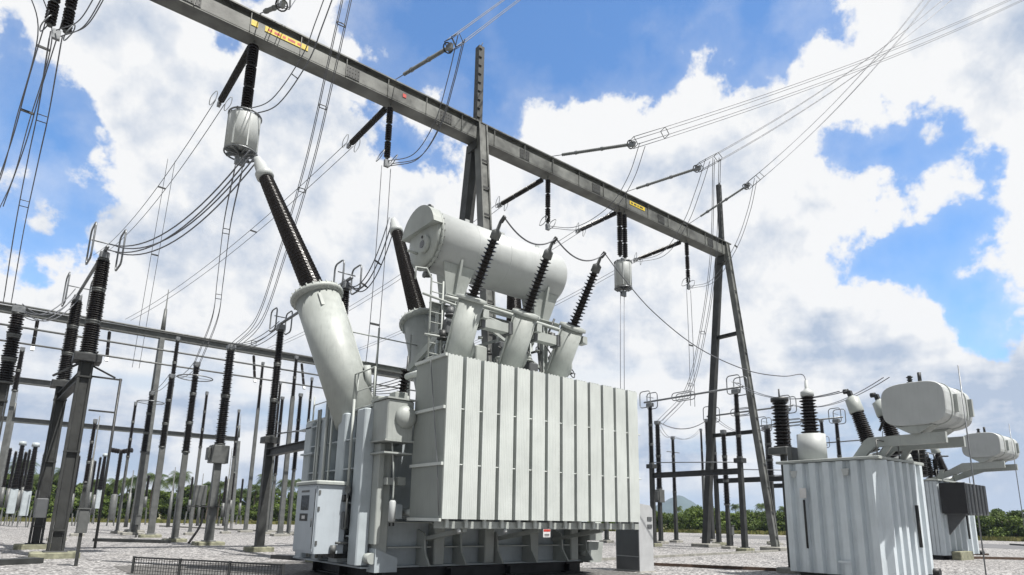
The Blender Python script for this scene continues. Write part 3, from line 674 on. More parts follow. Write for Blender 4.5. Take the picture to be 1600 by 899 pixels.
def trap(x, ztop, h, r, label):
    t = thing('line_trap', (x, GY, ztop-h), label, 'line trap', 'white drums hanging under the gantry')
    c = MB().lathe((x, GY, ztop-h), (x, GY, ztop), [(0, r*.9), (.02, r), (h-.02, r), (h, r*.97)], 36); c.build('drum', M['white'], t)
    for z in (ztop-h-.09, ztop+.06):
        w = MB().ring((x, GY, z), (0, 0, 1), r*1.02, .035, 30); w.build('end_ring', M['alu'], t)
        for k in range(4):
            a = pi*k/4; MB().bar((x-cos(a)*r, GY-sin(a)*r, z), (x+cos(a)*r, GY+sin(a)*r, z), .05, .14).build('spider_arm', M['alu'], t)
    for k in range(7):
        a = 2*pi*k/7+.3; MB().bar((x+cos(a)*r*1.01, GY+sin(a)*r*1.01, ztop-h), (x+cos(a)*r*1.01, GY+sin(a)*r*1.01, ztop), .05, .03, ref=(cos(a), sin(a), 0)).build('rib', M['white'], t)
    MB().tube([(x, GY, ztop), (x, GY, ztop+.35)], .05).build('hanger', M['alu'], t)
    MB().bar((x-.18, GY, ztop-h-.42), (x+.18, GY, ztop-h-.42), .14, .3).tube([(x, GY, ztop-h-.1), (x, GY, ztop-h-.4)], .06).build('terminal', M['alu'], t)
z_a, z_b = e1.z-.25, hang(0, 237, 5.3).z
trap(5.3, z_a, z_a-z_b, .58, 'large white drum hanging at upper left above the tall brown bushing')
z_a, z_b = e4.z-.3, hang(0, 449, 27.0).z
trap(27.0, z_a, z_a-z_b, .50, 'small white drum hanging under the beam right of the three ribbed bushings')
# strings and conductors running back to the far gantry
nm = ['leftmost', 'second from the left', 'third from the left', 'fourth from the left', 'last']
for i, (x, q, e) in enumerate(((5.3, (348, 128), (150, 400)), (11.35, (548, 212), (200, 500)), (21.0, (782, 312), (420, 545)), (27.0, (905, 358), (520, 560)), (33.4, (995, 405), (600, 585)))):
    p = V((x, GY+.3, GZ+.02)); qq = P(*q, x=x); qq.z = min(qq.z, 20.1-.02*i)
    lb = ['slanting brown string left of the upper left white drum', 'slanting brown string behind the beam, left of the middle gantry frame', 'slanting brown string just right of the middle gantry frame', 'slanting brown string behind the beam, left of the small white drum', 'slanting brown string behind the beam, right of the small white drum'][i]
    string(p, qq, lb, GTn, r=.15)
    end = P(*e, y=60); end.z = max(end.z, 16.3)
    bundle('overhead_conductor', sag(qq, end, .9+.3*(i == 0)), 2, .2, .017, ['twin wires running down left from the slanting string beside the upper left white drum', 'twin wires fading down left behind the tall brown bushing', 'twin wires hidden mostly behind the round oil tank', 'twin wires behind the round oil tank from the string left of the small drum', 'twin wires passing behind the small white drum'][i], 'conductors running from the gantry to the far gantry', (.35,))
# strings and conductors running forward over the camera
for i, (x, q, e, sd) in enumerate(((5.3, (440, 8), (470, -30), 0), (11.35, (700, 75), (860, -45), 0), (21.0, (985, 226), (1640, -25), .6), (27.0, (1088, 264), (1530, -45), .9), (33.4, (1165, 292), (1470, -30), .9))):
    p = V((x, GY-.3, GZ+1.1)); qq = P(*q, x=x)
    lb = ['grey composite string at the top edge above the upper left yellow sign', 'grey composite string above the beam against the blue gap', 'grey composite string above the beam, first right of the middle frame', 'grey composite string above the beam, second right of the middle frame', 'grey composite string crossing the spire of the right end frame'][i]
    string(p, qq, lb, 'grey strings pulling forward above the gantry beam', False, comp=True)
    y = MB()
    end = P(*e, d=34 if i < 2 else 46)
    s4 = bundle('overhead_conductor', sag(qq+V((0, -.2, 0)), end, sd, 20), 4, .20, .017, ['four wire bundle leaving the top edge above the upper left yellow sign', 'four wire bundle crossing the blue gap at the top', 'flattest four wire bundle fanning to the upper right corner', 'middle four wire bundle fanning to the upper right', 'steepest four wire bundle fanning to the upper right from the end spire'][i], 'four wire bundles running forward from the gantry', (.02, .06))
    MB().ring(qq, (end-qq), .20, .03, 12).build('yoke', M['dark'], s4)
# jumpers and droppers
JG = 'loose jumper wires beside the gantry strings'
tb = V(HV[0][2]); t2 = V(HV[1][2])
bundle('jumper_cable', curve([e1+V((.1, -.2, -.1)), P(432, 160, y=22.6), P(478, 95, y=21.3), P(500, 40, y=20.6), P(522, -20, y=20)]), 3, .16, .02, 'looping wires from the upper left white drum up across the beam', JG, (.4,))
bundle('jumper_cable', curve([e2+V((.1, 0, -.1)), P(652, 245, y=22.6), P(685, 195, y=21), P(705, 130, y=19.8), P(722, 60, x=11.5)]), 3, .16, .02, 'looping wires from the ringed string up to the bundle in the blue gap', JG, (.5,))
bundle('jumper_cable', curve([e3+V((0, 0, -.1)), P(905, 356, y=22.5), P(955, 325, y=20.5), P(985, 280, y=18.5), P(1004, 226, y=17.2)]), 2, .2, .018, 'looping wires right of the middle ribbed bushing up to the flattest bundle', JG, (.5,))
bundle('jumper_cable', curve([e4+V((.3, 0, -.1)), P(1035, 398, y=22.5), P(1070, 350, y=20.5), P(1090, 300, y=19), P(1106, 250, y=17.8)]), 2, .2, .018, 'looping wires from the small white drum up to the middle bundle', JG, (.5,))
bundle('jumper_cable', curve([e5+V((.2, 0, -.1)), P(1115, 438, y=22.6), P(1150, 385, y=21), P(1170, 330, y=20), P(1181, 280, y=19)]), 2, .2, .018, 'looping wires crossing the spire foot of the right end frame', JG, (.5,))
bundle('dropper_cable', curve([P(548, -30, y=19.5), P(517, 110, y=20.8), P(482, 260, y=24.5), P(440, 400, y=29.5), P(405, 500, y=33.5), P(366, 541, y=35.9)]), 4, .15, .017, 'long four wire bundle curving from the top edge down past the tall brown bushing', 'long wires dropping from above', (.12, .28, .45))
bundle('dropper_cable', curve([hang(0, 262, 5.3), P(355, 350, y=27), P(344, 440, y=31), P(335, 500, y=34.5), P(307, 570, y=39.3)]), 4, .13, .016, 'four wire bundle dropping from the upper left white drum to a mid post', 'long wires dropping from above', (.3, .6, .85))
bundle('dropper_cable', curve([P(268, 250, x=5.3), P(247, 370, x=5.5), P(228, 480, x=5.7), P(212, 575, x=5.9)]), 2, .2, .016, 'faint twin wires hanging from the conductor left of the white drum', 'long wires dropping from above', (.4,))
bundle('dropper_cable', curve([e2+V((0, 0, -.3)), hang(0, 400, 11.35), hang(0, 520, 11.3), hang(0, 600, 11.2)]), 2, .22, .017, 'twin wires hanging straight down behind the second tall bushing', 'long wires dropping from above', (.62,))
bundle('dropper_cable', [hang(0, 458, 26.9), hang(0, 540, 26.8), hang(0, 650, 26.7)], 2, .16, .017, 'twin wires hanging from the small white drum down behind the radiators', 'long wires dropping from above', (.1,))
bundle('dropper_cable', curve([e5+V((0, 0, -.3)), hang(0, 540, 33.4), hang(0, 635, 33.3)]), 2, .22, .018, 'twin wires hanging from the last vertical string near the right end frame', 'long wires dropping from above', (.5,))
bundle('dropper_cable', curve([P(1120, 248, y=17.6), P(1115, 400, y=21), P(1098, 520, y=25), P(1075, 610, y=28), P(1032, 660, y=29)]), 4, .17, .018, 'long bundle beside the right end frame curving to the tall post near the radiators', 'long wires dropping from above', (.5, .7))
bundle('dropper_cable', curve([P(52, -20, y=24.5), P(70, 60, y=25.5), P(35, 190, y=30), P(12, 275, y=34), P(-12, 330, y=38)]), 2, .2, .02, 'outer pair of wires running steeply down along the left edge', 'wires falling along the left edge', (.3,))
bundle('dropper_cable', curve([e0+V((0, 0, -.2)), P(68, 175, y=27), P(52, 250, y=29), P(30, 360, y=35), P(12, 470, y=41)]), 4, .16, .02, 'inner four wires running from the top left strings to the left edge post', 'wires falling along the left edge', (.3, .65))
bundle('dropper_cable', curve([P(88, 22, y=23.4), P(55, 130, y=26), P(30, 220, y=28), P(-5, 320, y=31)]), 2, .2, .02, 'middle pair of wires crossing the left blue gap', 'wires falling along the left edge', (.5,))
bundle('jumper_cable', curve([e0+V((.1, -.1, -.1)), P(128, 40, y=22.8), P(152, 5, y=22), P(168, -30, y=21.4)]), 3, .12, .018, 'short looping wires at the top edge right of the far left strings', JG, ())
# cables of the low voltage bushings
lt = [l[2]+V((0, -.14, .04)) for l in LV]
for i, lb in enumerate(('drooping black cable between the first and second ribbed bushings', 'drooping black cable between the second and third ribbed bushings')):
    c_ = MB().tube(sag(lt[i], lt[i+1], .42, 18), .022, 6); o = c_.build('jumper_cable', M['cable']); tag(o, lb, 'cable', 'cables of the ribbed bushings')

# ============================================================ equipment posts
def pad(t, x, y, s=.75, h=.18, m_='conc'):
    s *= .85
    MB().cbox((x-s, y-s*.8, 0), (x+s, y+s*.8, h), .03).build('concrete_pad', M[m_], t)
def pedestal(t, x, y, z, w, m_='steel', taper=.9, lattice=False):
    w = w*.62
    if lattice:
        for sx, sy in ((-1,-1),(1,-1),(1,1),(-1,1)): MB().bar((x+sx*w*.46, y+sy*w*.46, .15), (x+sx*w*.46*taper, y+sy*w*.46*taper, z), w*.17, w*.17).build('corner_post', M[m_], t)
        b = MB().bar((x, y, .16), (x, y, z), w*.7*taper, w*.7*taper); b.build('pedestal', M[m_], t)
        for k in range(3):
            zz = .9+k*(z-1.6)/2; MB().box((x-w*.54, y-w*.54, zz), (x+w*.54, y+w*.54, zz+.06)).build('batten', M[m_], t)
    else:
        q = MB(); ww = w/2
        q.add([(x-ww,y-ww,.16),(x+ww,y-ww,.16),(x+ww,y+ww,.16),(x-ww,y+ww,.16)]+[(x-ww*taper,y-ww*taper,z),(x+ww*taper,y-ww*taper,z),(x+ww*taper,y+ww*taper,z),(x-ww*taper,y+ww*taper,z)],
              [(0,3,2,1),(4,5,6,7),(0,1,5,4),(1,2,6,5),(2,3,7,6),(3,0,4,7)]); q.build('pedestal', M[m_], t)
    MB().cbox((x-w*.78, y-w*.78, .17), (x+w*.78, y+w*.78, .24), .02).build('base_plate', M[m_], t)
def column(t, x, y, z0, z1, r, units=3, n=14, pitch=.085, taper=.8, alt=.86, m_='porc'):
    L = (z1-z0)/units
    for k in range(units):
        a = z0+L*k; b = a+L; s0 = 1-(1-taper)*k/units; s1 = 1-(1-taper)*(k+1)/units
        MB().sheds((x, y, a+.09), (x, y, b-.08), r*.68*s0, r*s0, pitch, r*.68*s1, r*s1, n=n, alt=alt).build('insulator_unit', M[m_], t)
        MB().cyl((x, y, a-.0), (x, y, a+.09), r*.9*s0, n=n).build('flange', M['zinc'], t)
        MB().cyl((x, y, b-.08), (x, y, b-.001), r*.85*s1, n=n).build('flange', M['zinc'], t)

def disconnector(g1, g2, ztop, zped, w, r, label, loops=1.0, lattice=False, m_='steel', beamz=None, spindle=False):
    t = thing('disconnector', (g1[0], g1[1], 0), label, 'disconnector', 'disconnectors with long bare arms')
    tops = []
    for (x, y) in (g1, g2):
        pad(t, x, y, w*1.15, .2, 'moss'); pedestal(t, x, y, zped, w, m_, .88, lattice)
        MB().cbox((x-w*.6, y-w*.6, zped-.12), (x+w*.6, y+w*.6, zped+.16), .02).build('head_plate', M['dark'], t)
        column(t, x, y, zped+.16, ztop-.45, r*.9, 3, pitch=.08, alt=.94)
        MB().cbox((x-.16, y-.24, ztop-.45), (x+.16, y+.24, ztop-.2), .03).build('contact_head', M['alu'], t); tops.append(V((x, y, ztop-.1)))
    a, b = tops; d = (b-a).normalized()
    bz = zped-.55 if beamz is None else beamz
    MB().ibeam((g1[0], g1[1], bz), (g2[0], g2[1], bz), .28, .34, .03).build('base_beam', M['dark'], t)
    MB().tube([(g1[0]+.3, g1[1], bz+.9), (g2[0]+.3, g2[1], bz+.55)], .035).build('drive_rod', M['alu'], t)
    MB().tube([a-d*.5, b+d*.5], .065, 8).build('contact_arm', M['alu'], t)
    if spindle:
        c = a.lerp(b, .42)
        for s in (-1, 1): MB().loop(c+V((s*.22, 0, 0)), d, (0, 0, 1), 1.5, .5, .03, .2).build('corona_loop', M['alu'], t)
    for q, sgn in ((a, -1), (b, 1)):
        for s in (-1, 1):
            MB().loop(q+d*sgn*.1+V((s*.42*loops, 0, .12)), d, (0, 0, 1), 1.0*loops, 1.25*loops, .035, .2).build('corona_loop', M['alu'], t)
        MB().tube([q+V((-.42*loops, 0, .3)), q+V((.42*loops, 0, .3))], .025).build('loop_bracket', M['alu'], t)
    return t
gA = P(84, 872, z=0); gB = P(40, 858, z=0); d1 = disconnector((gA.x, gA.y), (gA.x-.3, gB.y), 11.45, 7.05, .72, .33, 'nearest disconnector on two dark steel posts at the left edge', 1.15, True)
for s in (-1, 1): MB().bar((gA.x, gA.y+s*.3, 7.0), (gA.x+s*.9, gA.y-s*.6, 6.4), .06, .06).build('drive_lever', M['dark'], d1)
# narrow pipe with lever beside the near post
MB().tube([(gA.x+1.15, gA.y, .3), (gA.x+1.15, gA.y, 6.5)], .05).build('drive_pipe', M['dark'], d1)
MB().bar((gA.x+.3, gA.y, 5.2), (gA.x+1.15, gA.y, 5.2), .05, .06).build('pipe_bracket', M['dark'], d1)
MB().bar((gA.x+.2, gA.y, 6.45), (gA.x+1.2, gA.y, 6.45), .05, .06).build('pipe_bracket', M['dark'], d1)
mb_ = MB().cbox((gA.x-.35-.42, gA.y-.2, 1.35), (gA.x-.42, gA.y+.2, 2.0), .03).build('drive_box', M['greybox'], d1)
gC = P(404, 862, z=0); z2 = P(540, 452, x=gC.x); disconnector((gC.x, gC.y), (gC.x, z2.y), 10.55, P(425, 688, x=gC.x).z, .55, .24, 'disconnector between the white cabinet and the tall bushing turret, one brown post in view', .85, False, 'steel')
gD = P(1022, 854, z=0); dz3 = 9.75; b3 = P(1066, 741, x=gD.x).z
disconnector((gD.x, gD.y), (gD.x, gD.y-6.6), dz3, b3+.6, .45, .22, 'disconnector just right of the radiators, its arm reaching behind the end frame', .9, spindle=True, beamz=b3)
disconnector((41.4, 27.6), (41.4, 21.8), 9.6, b3+.6, .45, .22, 'disconnector behind the right end frame, arm ending beside the small transformer', .9, spindle=True, beamz=b3)
disconnector((49.2, 27.8), (49.2, 22.0), 9.7, b3+.6, .45, .22, 'farthest disconnector on the right, seen between the small transformer bushings', .9, spindle=True, beamz=b3)
disconnector((64, 30), (64, 24), 9.7, b3+.6, .45, .22, 'distant disconnector on the right hidden mostly by the grey corrugated tank', .9, spindle=False, beamz=b3)

def post(base, top_y, ped_y, w, r, label, cat='insulator post', name='insulator_post', m_='steel', units=3, group=None, ring=0, lattice=False, box=False, ppad=True, pitch=.09, mp='conc', tp=.85, head=True):
    gq = P(*base, z=0); x, y = gq.x, gq.y; zt = hz(gq, top_y); zp = hz(gq, ped_y)
    t = thing(name, (x, y, 0), label, cat, group)
    if ppad: pad(t, x, y, w*1.3, .18, mp)
    pedestal(t, x, y, zp, w, m_, tp, lattice)
    column(t, x, y, zp, zt-.25, r, units, pitch=pitch)
    if head: MB().cbox((x-r*.7, y-r*.7, zt-.25), (x+r*.7, y+r*.7, zt), .02).build('terminal', M['alu'], t)
    if ring:
        MB().ring((x, y, zp+(zt-zp)*.82), (0, 0, 1), ring, .035, 26).build('grading_ring', M['alu'], t)
        for k in range(2): MB().bar((x-ring*(1-k), y-ring*k, zp+(zt-zp)*.82), (x+ring*(1-k), y+ring*k, zp+(zt-zp)*.82), .03, .03).build('ring_spoke', M['alu'], t)
    if box:
        MB().cbox((x-w*.7, y-w*.6, zp-.95), (x+w*.7, y+w*.6, zp-.02), .03).build('transformer_box', M['zinc'], t)
        MB().cbox((x-w*.95, y-w*.4, zp-.8), (x-w*.71, y+w*.4, zp-.15), .02).build('junction_box', M['zinc'], t)
    return t, V((x, y, zt))
PG = 'insulator posts on grey steel pedestals'
_, tA = post((325, 852), 540, 696, .62, .30, 'thick brown post on a pedestal with a white box, left of the cabinet', 'voltage transformer', 'voltage_transformer', units=2, box=True, mp='moss', pitch=.10, m_='zinc', group='thick voltage transformers')
gg = P(325, 852, z=0)
MB().cbox((gg.x-1.0, gg.y-.35, 2.0), (gg.x-.42, gg.y+.1, 3.0), .03).build('junction_box', M['zinc'], _); MB().box((gg.x-1.15, gg.y-.4, 1.9), (gg.x+.4, gg.y+.4, 1.97)).build('box_shelf', M['dark'], _)
MB().tube(curve([(gg.x-.5, gg.y-.3, 1.9), (gg.x-.55, gg.y-.3, 1.0), (gg.x-1.0, gg.y-.3, .1)]), .06).build('cable_hose', M['black'], _)
_, tB = post((272, 847), 566, 708, .52, .24, 'slender brown post with a flat wide grading ring, third post left of the cabinet', 'surge arrester', 'surge_arrester', units=3, ring=.95, mp='moss', m_='zinc', group='surge arresters')
_, tC = post((234, 840), 585, 700, .55, .24, 'brown post right of the pale lattice column, ring of wires at its head', m_='zinc', group=PG, mp='moss')
_, tD = post((206, 836), 612, 708, .6, .26, 'brown post with flat discs on top just left of the pale lattice column', m_='zinc', group=PG, ring=.9)
_, tE = post((383, 832), 566, 640, .5, .18, 'thin brown post on a pale pole left of the dark disconnector post', m_='zinc', group=PG, units=2, tp=.8)
_, tF = post((437, 838), 556, 622, .55, .18, 'thin brown post on a pale pole right of the dark disconnector post', m_='zinc', group=PG, units=2, tp=.8)
_, tG = post((421, 832), 620, 742, .42, .22, 'dark brown post seen close behind the dark disconnector post', m_='zinc', group=PG)
_, tH = post((450, 836), 615, 735, .42, .22, 'dark brown post just left of the white cabinet roof', m_='zinc', group=PG)
_, tI = post((236, 838), 527, 604, .5, .19, 'tallest thin brown post under the upper tube bus beside the lattice column', m_='zinc', group=PG, units=2)
_, tJ = post((-45, 866), 480, 600, .6, .30, 'brown post cut by the left edge where the wires gather', m_='steel', group=PG, lattice=True)
_, tK = post((-20, 836), 543, 612, .5, .20, 'thin brown post on a pale slanting pole at the left edge', m_='zinc', group=PG, units=2)
_, tL = post((88, 845), 640, 760, .4, .2, 'brown post behind the nearest pair of dark posts', m_='steel', group=PG)
_, tM = post((120, 838), 655, 755, .35, .17, 'slim brown post right of the nearest dark post', m_='steel', group=PG)
for a in (((296, 836), 612, 700, 'slim brown post just right of the slender post with the flat ring'), ((415, 835), 596, 690, 'slim brown post tight behind the upper half of the dark disconnector post'),
          ((352, 834), 640, 715, 'slim brown post close behind the thick boxed post'), ((182, 834), 628, 715, 'slim brown post left of the pale lattice column'), ((466, 837), 590, 690, 'slim brown post rising behind the white cabinet')):
    post(*a[:3], .34, .15, a[3], m_='zinc', group=PG)
# posts right of the radiators
_, tN = post((1033, 850), 658, 765, .42, .26, 'thick brown post close beside the disconnector next to the radiators', 'voltage transformer', 'voltage_transformer', units=2, box=True, m_='steel', group='thick voltage transformers', pitch=.1)
_, tO = post((1057, 848), 682, 770, .40, .19, 'dark post with a small cross bar in front of the mountain', m_='steel', group=PG)
MB().bar((tO.x-.8, tO.y, tO.z-1.3), (tO.x+.8, tO.y, tO.z-1.3), .06, .06).build('cross_bar', M['alu'], _)
_, tP = post((1103, 842), 670, 735, .42, .16, 'thin tall post on a pale pole right of the mountain', m_='zinc', group=PG, units=2)
_, tQ = post((1113, 846), 655, 760, .6, .24, 'brown post tight behind the left leg of the right end frame', m_='steel', group=PG)
_, tR = post((1140, 858), 672, 790, .38, .22, 'brown post tight in front of the left leg of the right end frame', m_='steel', group=PG)
_, tS = post((948, 848), 760, 800, .4, .2, 'short post seen under the right end of the radiators', m_='steel', group=PG)
_, tU = post((1212, 852), 665, 745, .45, .3, 'brown post beside the right leg of the end frame', m_='steel', group=PG)
_, tT = post((1300, 850), 655, 720, .4, .22, 'brown post behind the white bushing turret of the small transformer', m_='zinc', group=PG)
# wires between heads
h1, h2 = V((gA.x, gA.y, 11.45)), V((gA.x-.3, gB.y, 11.45))
WG = 'drooping four wire connections'
bundle('connecting_cable', sag(h1+V((.2, -.2, 0)), tb+V((-.1, .1, .1)), 1.1, 18), 4, .13, .024, 'four thick wires from the nearest disconnector up to the tall brown bushing', WG, ())
bundle('connecting_cable', sag(h2, tJ, .8, 14), 4, .13, .022, 'four wires drooping between the nearest disconnector and the left edge post', WG, ())
bundle('connecting_cable', sag(t2+V((0, .05, .0)), V((gC.x, z2.y, 10.5)), 1.3, 18), 4, .11, .022, 'four wires curving down from the second tall bushing to the framed contact head', WG, (.3, .55, .8))
bundle('connecting_cable', sag(V((gC.x, gC.y, 10.4)), tA, .4, 12), 4, .12, .02, 'four wires drooping between the disconnector and the thick boxed post', WG, (.5,))
bundle('connecting_cable', sag(tB, tC, .5, 10), 2, .15, .02, 'pair of wires looping left from the post with the flat ring', WG, ())
bundle('connecting_cable', sag(tC, tD, .3, 10), 2, .15, .02, 'short wires at the head of the pale lattice column', WG, ())
bundle('connecting_cable', sag(tN, V((41.4, 27.6, 9.5)), .8, 12), 2, .12, .02, 'wires drooping from the thick post right of the radiators', WG, ())
bundle('connecting_cable', sag(tO, tP, .6, 12), 2, .12, .018, 'fine wires drooping in front of the mountain', WG, ())
bundle('connecting_cable', sag(tN, tO, .5, 12), 2, .12, .018, 'fine wires joining the two posts left of the mountain', WG, ())
bundle('connecting_cable', sag(V((41.4, 27.6, 9.5)), V((49.2, 27.8, 9.5)), .9, 12), 2, .12, .018, 'wires drooping between the two legs of the right end frame', WG, ())

# ============================================================ far gantries and bus tubes
def gantry2(y, z, x0, x1, cols, w, label, spires=4.5, m_='zinc', light=True):
    t = thing('steel_gantry', (cols[0], y, 0), label, 'gantry', 'far gantries across the yard')
    MB().box((x0, y-w/2, z), (x1, y+w/2, z+.05)).box((x0, y-w/2, z+w), (x1, y+w/2, z+w+.05)).box((x0, y-.06, z+.05), (x1, y+.06, z+w)).build('beam', M[m_], t)
    for x in cols:
        for s in (-1, 1):
            MB().bar((x, y+s*w*2.2, 0), (x, y+s*w*.5, z), w*.8, w*.7).build('column', M[m_], t)
            MB().cbox((x-w, y+s*w*2.2-w, 0), (x+w, y+s*w*2.2+w, .2), .03).build('concrete_footing', M['conc'], t)
        for zz in range(2, int(z), 2): MB().bar((x, y-w*(2.2-1.7*zz/z), zz), (x, y+w*(2.2-1.7*zz/z), zz), .12, .15).build('cross_tie', M[m_], t)
        MB().lathe((x, y, z+w), (x, y, z+spires), [(0, .2), (spires*.6-w, .12), (spires*.6-w+.01, .06), (spires-w, .03)], 8).build('lightning_spire', M[m_], t)
    return t
gantry2(60, 16.2, -14, 34, (9.0, 33.0), .5, 'pale far gantry whose beam crosses behind the left hand posts', spires=4.5)
gb = P(372, 690, y=110); gantry2(110, gb.z, -60, gb.x, (gb.x, 0, -30), .65, 'most distant gantry, low thin beam near the left horizon')
gantry2(84, P(0, 596, y=84).z, -40, P(120, 608, y=84).x, (-20.,), .6, 'pale gantry beam ending behind the nearest dark posts')
for i, (yy, lb) in enumerate(((45, 'highest of the three thin bus tubes crossing the left part'), (50.5, 'middle of the three thin bus tubes crossing the left part'), (55.5, 'lowest of the three thin bus tubes crossing the left part'))):
    o = MB().tube([(-14, yy, 13.15), (30, yy, 13.0)], .07, 8).build('bus_tube', M['zinc']); tag(o, lb, 'bus tube', 'thin bus tubes crossing the left part')
for i, (a, b) in enumerate(((58, 505), (170, 525), (395, 566), (470, 580))):
    p = P(a, b, y=59.8); p.z = 16.15
    string(p, p+V((0, -1.2, -2.6)), ['leftmost', 'second', 'third', 'last'][i]+' small string hanging from the pale far gantry', 'small strings of the far gantry', False, r=.13)

# lightning masts
for i, (bx_, by_, ty) in enumerate(((128, 826, 650), (196, 824, 735), (262, 824, 730), (330, 826, 735), (308, 822, 740), (412, 822, 738), (66, 826, 625), (349, 822, 700), (478, 820, 740))):
    gq = P(bx_, by_, z=0); zt = min(hz(gq, ty), 22); t = MB().lathe((gq.x, gq.y, 0), (gq.x, gq.y, zt), [(0, .2), (zt*.6, .15), (zt*.6+.01, .08), (zt, .04)], 8).build('lightning_mast', M['zinc'])
    tag(t, 'slim pale mast standing far back before the left tree line', 'mast', 'slim far masts')

# ============================================================ far switchgear on the left
def ct(px, py, ty, by_, label, kind):
    gq = P(px, py, z=0); x, y = gq.x, gq.y; zt = hz(gq, ty); zb = hz(gq, by_); s = (gq-CAM).length/1000*1.0
    t = thing('current_transformer' if kind != 'breaker' else 'circuit_breaker', (x, y, 0), label, 'switchgear', 'far white tanked switchgear' )
    h0 = zb-(zt-zb)*.55
    for sx, sy in ((-1,-1),(1,-1),(1,1),(-1,1)): MB().bar((x+sx*.34, y+sy*.3, 0), (x+sx*.24, y+sy*.2, h0), .09, .09).build('leg', M['zinc'], t)
    if kind == 'ct':
        MB().cbox((x-.34, y-.3, h0), (x+.34, y+.3, zb-.1), .08).build('tank', M['paint2'], t)
        MB().sheds((x, y, zb-.1), (x, y, zt-.4), .30, .42, .16, .16, .24, n=12).build('insulator_unit', M['porc'], t)
        MB().cyl((x, y, zt-.4), (x, y, zt), .34, .30, n=14).build('head', M['paint2'], t)
    elif kind == 'breaker':
        MB().lathe((x, y, h0-.3), (x, y, zb-.1), [(0, .3), (.1, .36), (zb-h0, .36), (zb-h0+.15, .2)], 16).build('tank', M['zinc'], t)
        MB().sheds((x, y, zb-.1), (x, y, zt-.5), .17, .25, .16, n=12).build('insulator_unit', M['porc'], t)
        for k in (-1, 1): MB().sheds((x, y, zt-.45), (x+k*1.0, y-k*.8, zt-.25), .2, .3, .14, n=12).build('interrupter', M['porc'], t)
        MB().cbox((x-.2, y-.2, zt-.6), (x+.2, y+.2, zt-.2), .03).build('head', M['alu'], t)
    else:
        MB().cyl((x, y, h0), (x, y, zb-.1), .2, n=12).build('tank', M['zinc'], t)
        MB().sheds((x, y, zb-.1), (x, y, zt-.15), .13, .2, .15, n=10).build('insulator_unit', M['porc'], t)
        MB().cyl((x, y, zt-.15), (x, y, zt), .12, n=10).build('head', M['zinc'], t)
for a in ((148, 818, 709, 764, 'far white tanked transformer with a brown cone right of the nearest dark post', 'ct'), (172, 822, 700, 770, 'far breaker with a black T shaped head right of the nearest dark post', 'breaker'),
          (12, 822, 690, 762, 'far white tanked transformer by the left edge', 'ct'), (33, 824, 692, 765, 'far white tanked transformer second from the left edge', 'ct')): ct(*a)
for i, (px, py, ty, by_) in enumerate(((128, 820, 716, 770), (134, 818, 720, 768), (141, 819, 714, 772), (122, 822, 722, 770), (-6, 822, 700, 760), (4, 820, 705, 762), (20, 822, 706, 765), (26, 818, 702, 760), (60, 820, 715, 768), (106, 822, 712, 770), (222, 820, 742, 775), (292, 820, 745, 780), (345, 822, 744, 785), (372, 820, 748, 785), (356, 826, 738, 780), (468, 824, 740, 775), (50, 824, 708, 765))):
    ct(px, py, ty, by_, 'small far brown post on a thin stand before the left tree line', 'p')
# ============================================================ cabinets and ground items
def kiosk(gx, gy, h, label, post_=True):
    t = thing('junction_box', (gx, gy, 0), label, 'junction box', 'small grey boxes on posts')
    MB().bar((gx, gy, 0), (gx, gy, h*.6), .09, .09).build('post', M['steel'], t)
    MB().cbox((gx-.14, gy-.10, h*.58), (gx+.14, gy+.10, h), .03).build('box', M['zinc'], t); MB().box((gx-.17, gy-.13, h+.001), (gx+.17, gy+.13, h+.04)).build('roof', M['zinc'], t); return t
q = P(118, 885, z=0); kiosk(q.x, q.y, hz(q, 796), 'small grey box on a slanting post beside the nearest dark post')
q = P(212, 840, z=0); kiosk(q.x, q.y, hz(q, 806), 'small grey box at the foot of the pale lattice column')
q = P(1145, 857, z=0); kiosk(q.x, q.y, hz(q, 822), 'small grey box at the foot of the right end frame')
q = P(1000, 895, z=0); xq, yq = q.x, q.y; xr = P(1022, 892, y=yq).x; yr = P(963, 890, x=xq).y; zt = P(1000, 787, y=yq).z
K = thing('control_kiosk', (xq, yq, 0), 'tall pale cabinet with a dark grey side standing at the right end of the radiators', 'cabinet')
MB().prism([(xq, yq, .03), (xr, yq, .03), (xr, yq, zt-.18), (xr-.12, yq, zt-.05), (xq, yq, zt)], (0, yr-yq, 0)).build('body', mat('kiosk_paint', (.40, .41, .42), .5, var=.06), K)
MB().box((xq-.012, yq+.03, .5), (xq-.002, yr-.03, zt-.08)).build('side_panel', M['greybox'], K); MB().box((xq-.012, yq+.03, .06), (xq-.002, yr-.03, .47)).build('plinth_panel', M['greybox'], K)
for z in (1.38, 1.62):
    lv = MB().box((xr-.28, yq-.02, z), (xr-.06, yq-.002, z+.12)).build('louvre', M['greybox'], K)
MB().cbox((xq-.05, yq-.06, 0), (xr+.05, yr+.05, .028), .01).build('concrete_pad', M['conc'], K)
